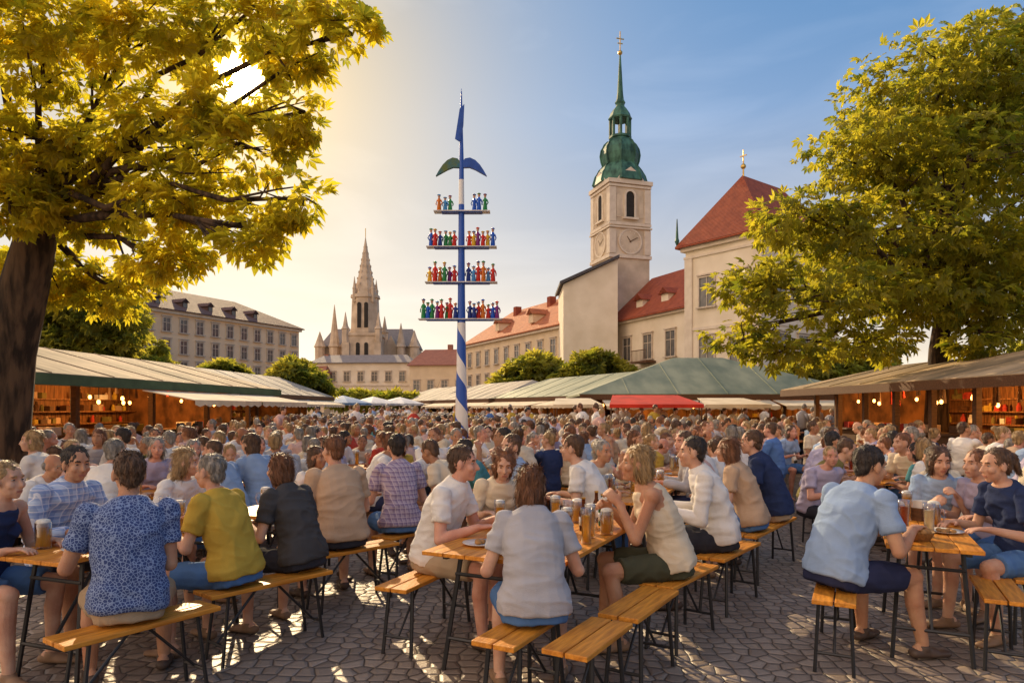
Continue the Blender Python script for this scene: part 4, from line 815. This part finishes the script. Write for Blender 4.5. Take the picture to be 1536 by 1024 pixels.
b=MB();b.prism([(-.05,Zm(165)),(.1,Zm(158)),(.07,Zm(190)),(-.03,Zm(215)),(-.2,Zm(210))],-.09,-.06);b.build('pennant',M['blue'],r)
# ------------------------------------------------------------ trees
def tree(label,base,blobs,n,size,lm,trunk,tiers=4,group=None,carve=None,clump=1.0,gap=-.35,twig=.85,lr=1.):
    base=Vector(base);r=thing('tree',label,'tree',base,0,group)
    bl=np.array(blobs,float);bl[:,:3]-=np.array(base)
    b=MB();tp=[Vector(p)-base for p,_ in trunk];b.tube(tp,[q for _,q in trunk],14)
    top=tp[-1];fork=tp[-2]
    def away(p,m=.42):
        if carve is None: return p
        o=p+base-Vector((0,0,H));t=o.dot(carve);x=o-carve*t
        if x.length<m: p=p+x.normalized()*(m-x.length)
        return p
    for q in bl:
        c=Vector(q[:3]);d=c-fork;r0=trunk[-1][1]*random.uniform(.45,.7)*lr;pts=[];rad=[]
        for i in range(6):
            t=i/5;p=fork.lerp(c,t)+Vector((random.gauss(0,.05),random.gauss(0,.05),random.gauss(0,.05)+.12*math.sin(pi*t)))*d.length*.5
            if i==0: p=fork.lerp(top,random.random())
            pts.append(away(p));rad.append(r0*(1-t*.82)+.008)
        b.tube(pts,rad,7)
        for i in range(tiers):
            v=Vector(rng.normal(0,1,3)).normalized();e=c+Vector((v.x*q[3],v.y*q[4],v.z*q[5]))*twig;s0=pts[random.choice((3,4,5))];md=s0.lerp(e,.5)+Vector(rng.normal(0,.07,3))*(e-s0).length
            if carve is not None and any((away(x_,.35)-x_).length>1e-5 for x_ in (md,e,s0.lerp(md,.5),md.lerp(e,.5))): continue
            b.tube([s0,md,e],[rad[4]*.7,rad[4]*.45,.005],5)
    b.build('trunk',M['bark'],r,True)
    wt=(bl[:,3]*bl[:,4]*bl[:,5])**(2/3);wt/=wt.sum();N_=int(n*1.9);id_=rng.choice(len(bl),N_,p=wt)
    v=rng.normal(0,1,(N_,3));v/=np.linalg.norm(v,axis=1)[:,None];rd=rng.random(N_)**.42;c=bl[id_,:3]+v*rd[:,None]*bl[id_,3:6]
    w=np.zeros(N_)
    for i in range(6): w+=np.sin(c@(rng.normal(0,1,3)*np.array((3.4,3.4,4.6))/clump)+rng.uniform(0,6))
    keep=w/2.4>gap
    if carve is not None:
        wc=c+np.array(base)-np.array((0,0,H));dd=np.array(carve);pr=wc@dd;dist=np.linalg.norm(wc-pr[:,None]*dd,axis=1);keep&=dist>.17+rng.random(N_)*.14
    c=c[keep][:n];out=v[keep][:n];w=w[keep][:n];m_=len(c)
    d=out*.7+rng.normal(0,.55,(m_,3))+np.array((0,0,-.4));d/=np.linalg.norm(d,axis=1)[:,None]
    nn=rng.normal(0,.5,(m_,3))+np.array((0,0,1.));nn-=d*(nn*d).sum(1)[:,None];nn/=np.linalg.norm(nn,axis=1)[:,None];sd=np.cross(d,nn)
    sz=size*rng.uniform(.65,1.25,m_)[:,None];vs=[]
    for i in range(-2,3):
        a=i*.66;dv=d*math.cos(a)+sd*math.sin(a);pv=-d*math.sin(a)+sd*math.cos(a);l_=sz*(1,.88,.62)[abs(i)];st=c+dv*l_*.06
        vs.append(np.stack([st,c+dv*l_*.58+pv*l_*.19+nn*l_*.04,c+dv*l_-nn*l_*.16,c+dv*l_*.58-pv*l_*.19+nn*l_*.04],1))
    vs=np.stack(vs,1).reshape(-1,3);fc=np.arange(len(vs)).reshape(-1,4)
    me=bpy.data.meshes.new('leaves');me.from_pydata(vs.tolist(),[],fc.tolist());me.materials.append(M[lm])
    tn=np.clip(.5+w*.2+rng.normal(0,.2,m_),0,1);at_=me.attributes.new('tone','FLOAT','FACE');at_.data.foreach_set('value',np.repeat(tn,5).astype(np.float32))
    ob('crown',me,r);return r
SV=Vector(((360-768)/F,1,(HZ-115)/F)).normalized()
def pb(px,py,d,rx,ry=None,rd=None):
    p=ad(px,py,d);ry=ry or rx;return (p.x,p.y,p.z,rx*d/F,(rd or rx)*d/F,ry*d/F)
bl=[pb(60,60,7.2,130,90,70),pb(220,40,7,120,70,60),pb(385,30,6.8,110,50,50),pb(500,40,6.4,80,45,45),pb(440,95,6.6,60,38,40),pb(70,210,7.6,110,70,60),pb(230,190,7.2,100,60,50),pb(370,225,6.8,95,50,45),pb(430,300,6.4,66,40,40),pb(385,360,6.4,60,38,40),pb(270,300,7.2,105,55,50),pb(130,310,8,100,55,60),pb(250,385,7.6,75,38,45),pb(60,410,8.6,75,45,50),pb(170,435,9,80,45,50),pb(440,175,6.6,55,40,40),pb(20,300,7.4,60,50,50),pb(330,150,6.9,80,50,45),
    (-5.8,7.3,7.2,2.2,1.2,.9),(-8.4,7.5,5.5,1.4,1.4,1.4),(-7.,5.6,5.6,1.2,1.2,1.0)]
tx=lambda px: (px-768)*8.2/F
tree('large golden leafed chestnut tree framing the left edge',(tx(-18),8.2,0),bl,12000,.155,'leafL',[((tx(-18),8.2,-.1),.42),((tx(-8),8.2,.6),.32),((tx(4),8.2,1.3),.28),((tx(20),8.17,2.3),.25),((tx(44),8.12,3.1),.25),((tx(66),8.08,3.7),.21),((tx(120),7.95,4.8),.11)],7,carve=SV,clump=.5,gap=-.25,twig=.75,lr=.85)
bl=[pb(1405,130,18,150,70),pb(1300,230,17.5,110,50),pb(1450,240,17,140,60),pb(1215,330,17,95,45),pb(1330,350,17,130,55),pb(1480,370,17,110,60),pb(1150,430,17,85,42),pb(1240,440,16.5,110,46),pb(1390,445,17,110,42),pb(1510,465,17,80,45),pb(1115,505,17,60,32),pb(1190,525,16.5,75,32),pb(1300,515,17,70,30),pb(1480,510,16.5,60,24),pb(1480,70,18,70,45),pb(1600,200,18,140,110),pb(1620,400,18,120,100),pb(1440,200,20.5,170,110),pb(1350,380,20.5,190,80)]
bx=(1405-768)/F*18
tree('broad olive gold tree rising behind the right hut',(bx,18,0),bl,14500,.26,'leafR',[((bx,18,-.1),.36),((bx,18,1.6),.28),((bx+.05,18,3.2),.23),((bx+.2,18,4.3),.2),((bx+.3,18,7.5),.15)],6,clump=.9,gap=-.1,lr=1.2)
for l,px,d,bs_,n in (('low golden green tree before the left block',335,46,[(335,562,36,20),(312,574,28,16),(360,574,28,16)],2400),('rounded green tree left of the spired church',445,42,[(445,565,40,26),(420,582,30,20),(472,582,28,20),(450,592,40,16)],3000),
   ('tree with golden crown left of the bell tower',800,54,[(800,560,48,30),(770,578,38,22),(835,572,40,26)],3400),('golden green tree below the bell tower',895,51,[(890,555,45,30),(925,568,35,24),(860,572,36,24)],3400),('small round tree behind the maypole',656,70,[(656,582,24,18),(640,592,18,12)],1500),
   ('dark leafy tree behind the left stall',130,25,[(140,470,75,45),(70,450,80,55),(170,505,45,35),(110,530,80,40),(30,500,70,60)],5200),('second leafy tree behind the left stall',215,33,[(215,530,32,26),(200,552,32,24),(238,556,28,18)],2200),('dark shrubby tree behind the green hipped roof',1235,36,[(1235,555,60,26),(1290,550,50,30),(1180,570,40,20)],2600),('leafy tree behind the right hut near the edge',1530,24,[(1520,565,60,30),(1580,540,60,45)],2600),('low tree at foot of the spired church',545,62,[(545,600,34,12),(515,597,28,14)],1500),('low tree right of the spired church',590,60,[(590,600,30,12),(615,602,24,10)],1300)):
    p=ad(px,600,d);b0=ad(px,bs_[0][1],d);tree(l,(p.x,p.y,0),[pb(a,b_,d,c,e) for a,b_,c,e in bs_],n,.010*d+.06,'leafB',[((p.x,p.y,-.1),.2),((p.x,p.y,b0.z*.4),.16),((p.x,p.y,b0.z*.7),.13),((p.x,p.y,b0.z),.09)],3,clump=d/22,gap=-.4)
print('trees',time.time()-T0)
# ------------------------------------------------------------ ground, world, light, camera
g=MB().add([(-500,-200,0),(500,-200,0),(500,900,0),(-500,900,0)],[(0,1,2,3)]).mesh(M['cobble'],recalc=False);o=ob('ground',g);o['kind']='structure';o['label']='cobbled square paved with rounded stone setts';o['category']='ground'
w=bpy.data.worlds.new('World');S.world=w;w.use_nodes=True;N=w.node_tree.nodes;L=w.node_tree.links;bg=N['Background']
sky=N.new('ShaderNodeTexSky');sky.sky_type='NISHITA';sky.sun_disc=False;el=math.asin(SV.z);az=math.atan2(SV.x,SV.y);sky.sun_elevation=el;sky.sun_rotation=az%(2*pi);sky.dust_density=.6;sky.ozone_density=1.5
tc=N.new('ShaderNodeTexCoord')
def dot(v):
    dt=N.new('ShaderNodeVectorMath');dt.operation='DOT_PRODUCT';L.new(tc.outputs['Generated'],dt.inputs[0]);dt.inputs[1].default_value=v;return mth(N,L,'MAXIMUM',dt.outputs['Value'],0.)
sx=N.new('ShaderNodeSeparateXYZ');L.new(tc.outputs['Generated'],sx.inputs[0])
dp=dot(SV);fill_dp=dot(Vector((-.72,-.58,.38)).normalized())
def term(fac,col):
    v=N.new('ShaderNodeVectorMath');v.operation='SCALE';v.inputs[0].default_value=col;L.new(fac,v.inputs['Scale']);return v.outputs[0]
def vadd(a,b_): v=N.new('ShaderNodeVectorMath');L.new(a,v.inputs[0]);L.new(b_,v.inputs[1]);return v.outputs[0]
pw_=lambda a,e: mth(N,L,'POWER',a,e)
az_=mth(N,L,'ABSOLUTE',sx.outputs[2])
ns_=N.new('ShaderNodeVectorMath');ns_.operation='SCALE';ns_.inputs['Scale'].default_value=.10;L.new(sky.outputs[0],ns_.inputs[0])
acc=vadd(ns_.outputs[0],term(mth(N,L,'MULTIPLY',mth(N,L,'MULTIPLY',az_,2.6,True),mth(N,L,'SUBTRACT',1.,pw_(dp,26.))),(.55,2.25,5.0)))
hf=mth(N,L,'ADD',mth(N,L,'MULTIPLY',sx.outputs[1],.3),.7)
acc=vadd(acc,term(mth(N,L,'MULTIPLY',pw_(mth(N,L,'SUBTRACT',1.,az_,True),4.2),hf),(12.4,10.2,7.4)))
# thin cloud wisps
mp=N.new('ShaderNodeMapping');mp.inputs['Scale'].default_value=(1.2,1.2,4.5);L.new(tc.outputs['Generated'],mp.inputs[0]);cn=N.new('ShaderNodeTexNoise');cn.inputs['Scale'].default_value=2.2;cn.inputs['Detail'].default_value=7;cn.inputs['Distortion'].default_value=.6;L.new(mp.outputs[0],cn.inputs['Vector'])
acc=vadd(acc,term(mth(N,L,'MULTIPLY',mth(N,L,'SUBTRACT',cn.outputs['Fac'],.45,True),1.,True),(4.5,4.2,3.8)))
for e_,col in ((12.,(4.8,4.0,2.5)),(45.,(3.2,2.0,.5)),(350.,(6,3.2,.4)),(9000.,(1800,1350,650))): acc=vadd(acc,term(pw_(dp,e_),col))
acc=vadd(acc,term(pw_(fill_dp,2.0),(18.5,12.0,6.0)))  # unseen warm lobe added behind-left of the camera to fill shaded fronts
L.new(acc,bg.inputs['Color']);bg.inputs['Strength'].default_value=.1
ld=bpy.data.lights.new('sun','SUN');ld.energy=5;ld.angle=R(.5);ld.color=(1,.74,.43);lo=bpy.data.objects.new('sun',ld);C.objects.link(lo);lo.rotation_euler=(-SV).to_track_quat('-Z','Y').to_euler();lo.location=(-10,30,30)
cd=bpy.data.cameras.new('camera');cd.lens=24;cd.sensor_width=36;cd.shift_y=(HZ-512)/1536;cd.clip_end=2000;co=bpy.data.objects.new('camera',cd);C.objects.link(co);co.location=(0,0,H);co.rotation_euler=(pi/2,0,0);S.camera=co
S.view_settings.view_transform='Standard';S.view_settings.look='None';S.view_settings.exposure=0
# labels: tell look-alikes apart by their order
od=['leftmost','second','third','fourth','fifth','sixth','seventh','eighth','ninth','tenth','eleventh','twelfth','thirteenth','fourteenth','fifteenth','sixteenth','seventeenth','eighteenth','nineteenth','twentieth']
by={}
for o in C.objects:
    if o.parent is None and 'label' in o and o.get('kind') is None: by.setdefault(o['label'],[]).append(o)
for lab,os_ in by.items():
    if len(os_)>1:
        os_.sort(key=lambda o:o.location.x/max(o.location.y,.1))
        for i,o in enumerate(os_): o['label']=lab+', '+('leftmost' if i==0 else 'rightmost' if i==len(os_)-1 else od[min(i,19)]+' from left')
print('done',time.time()-T0,len(C.objects))
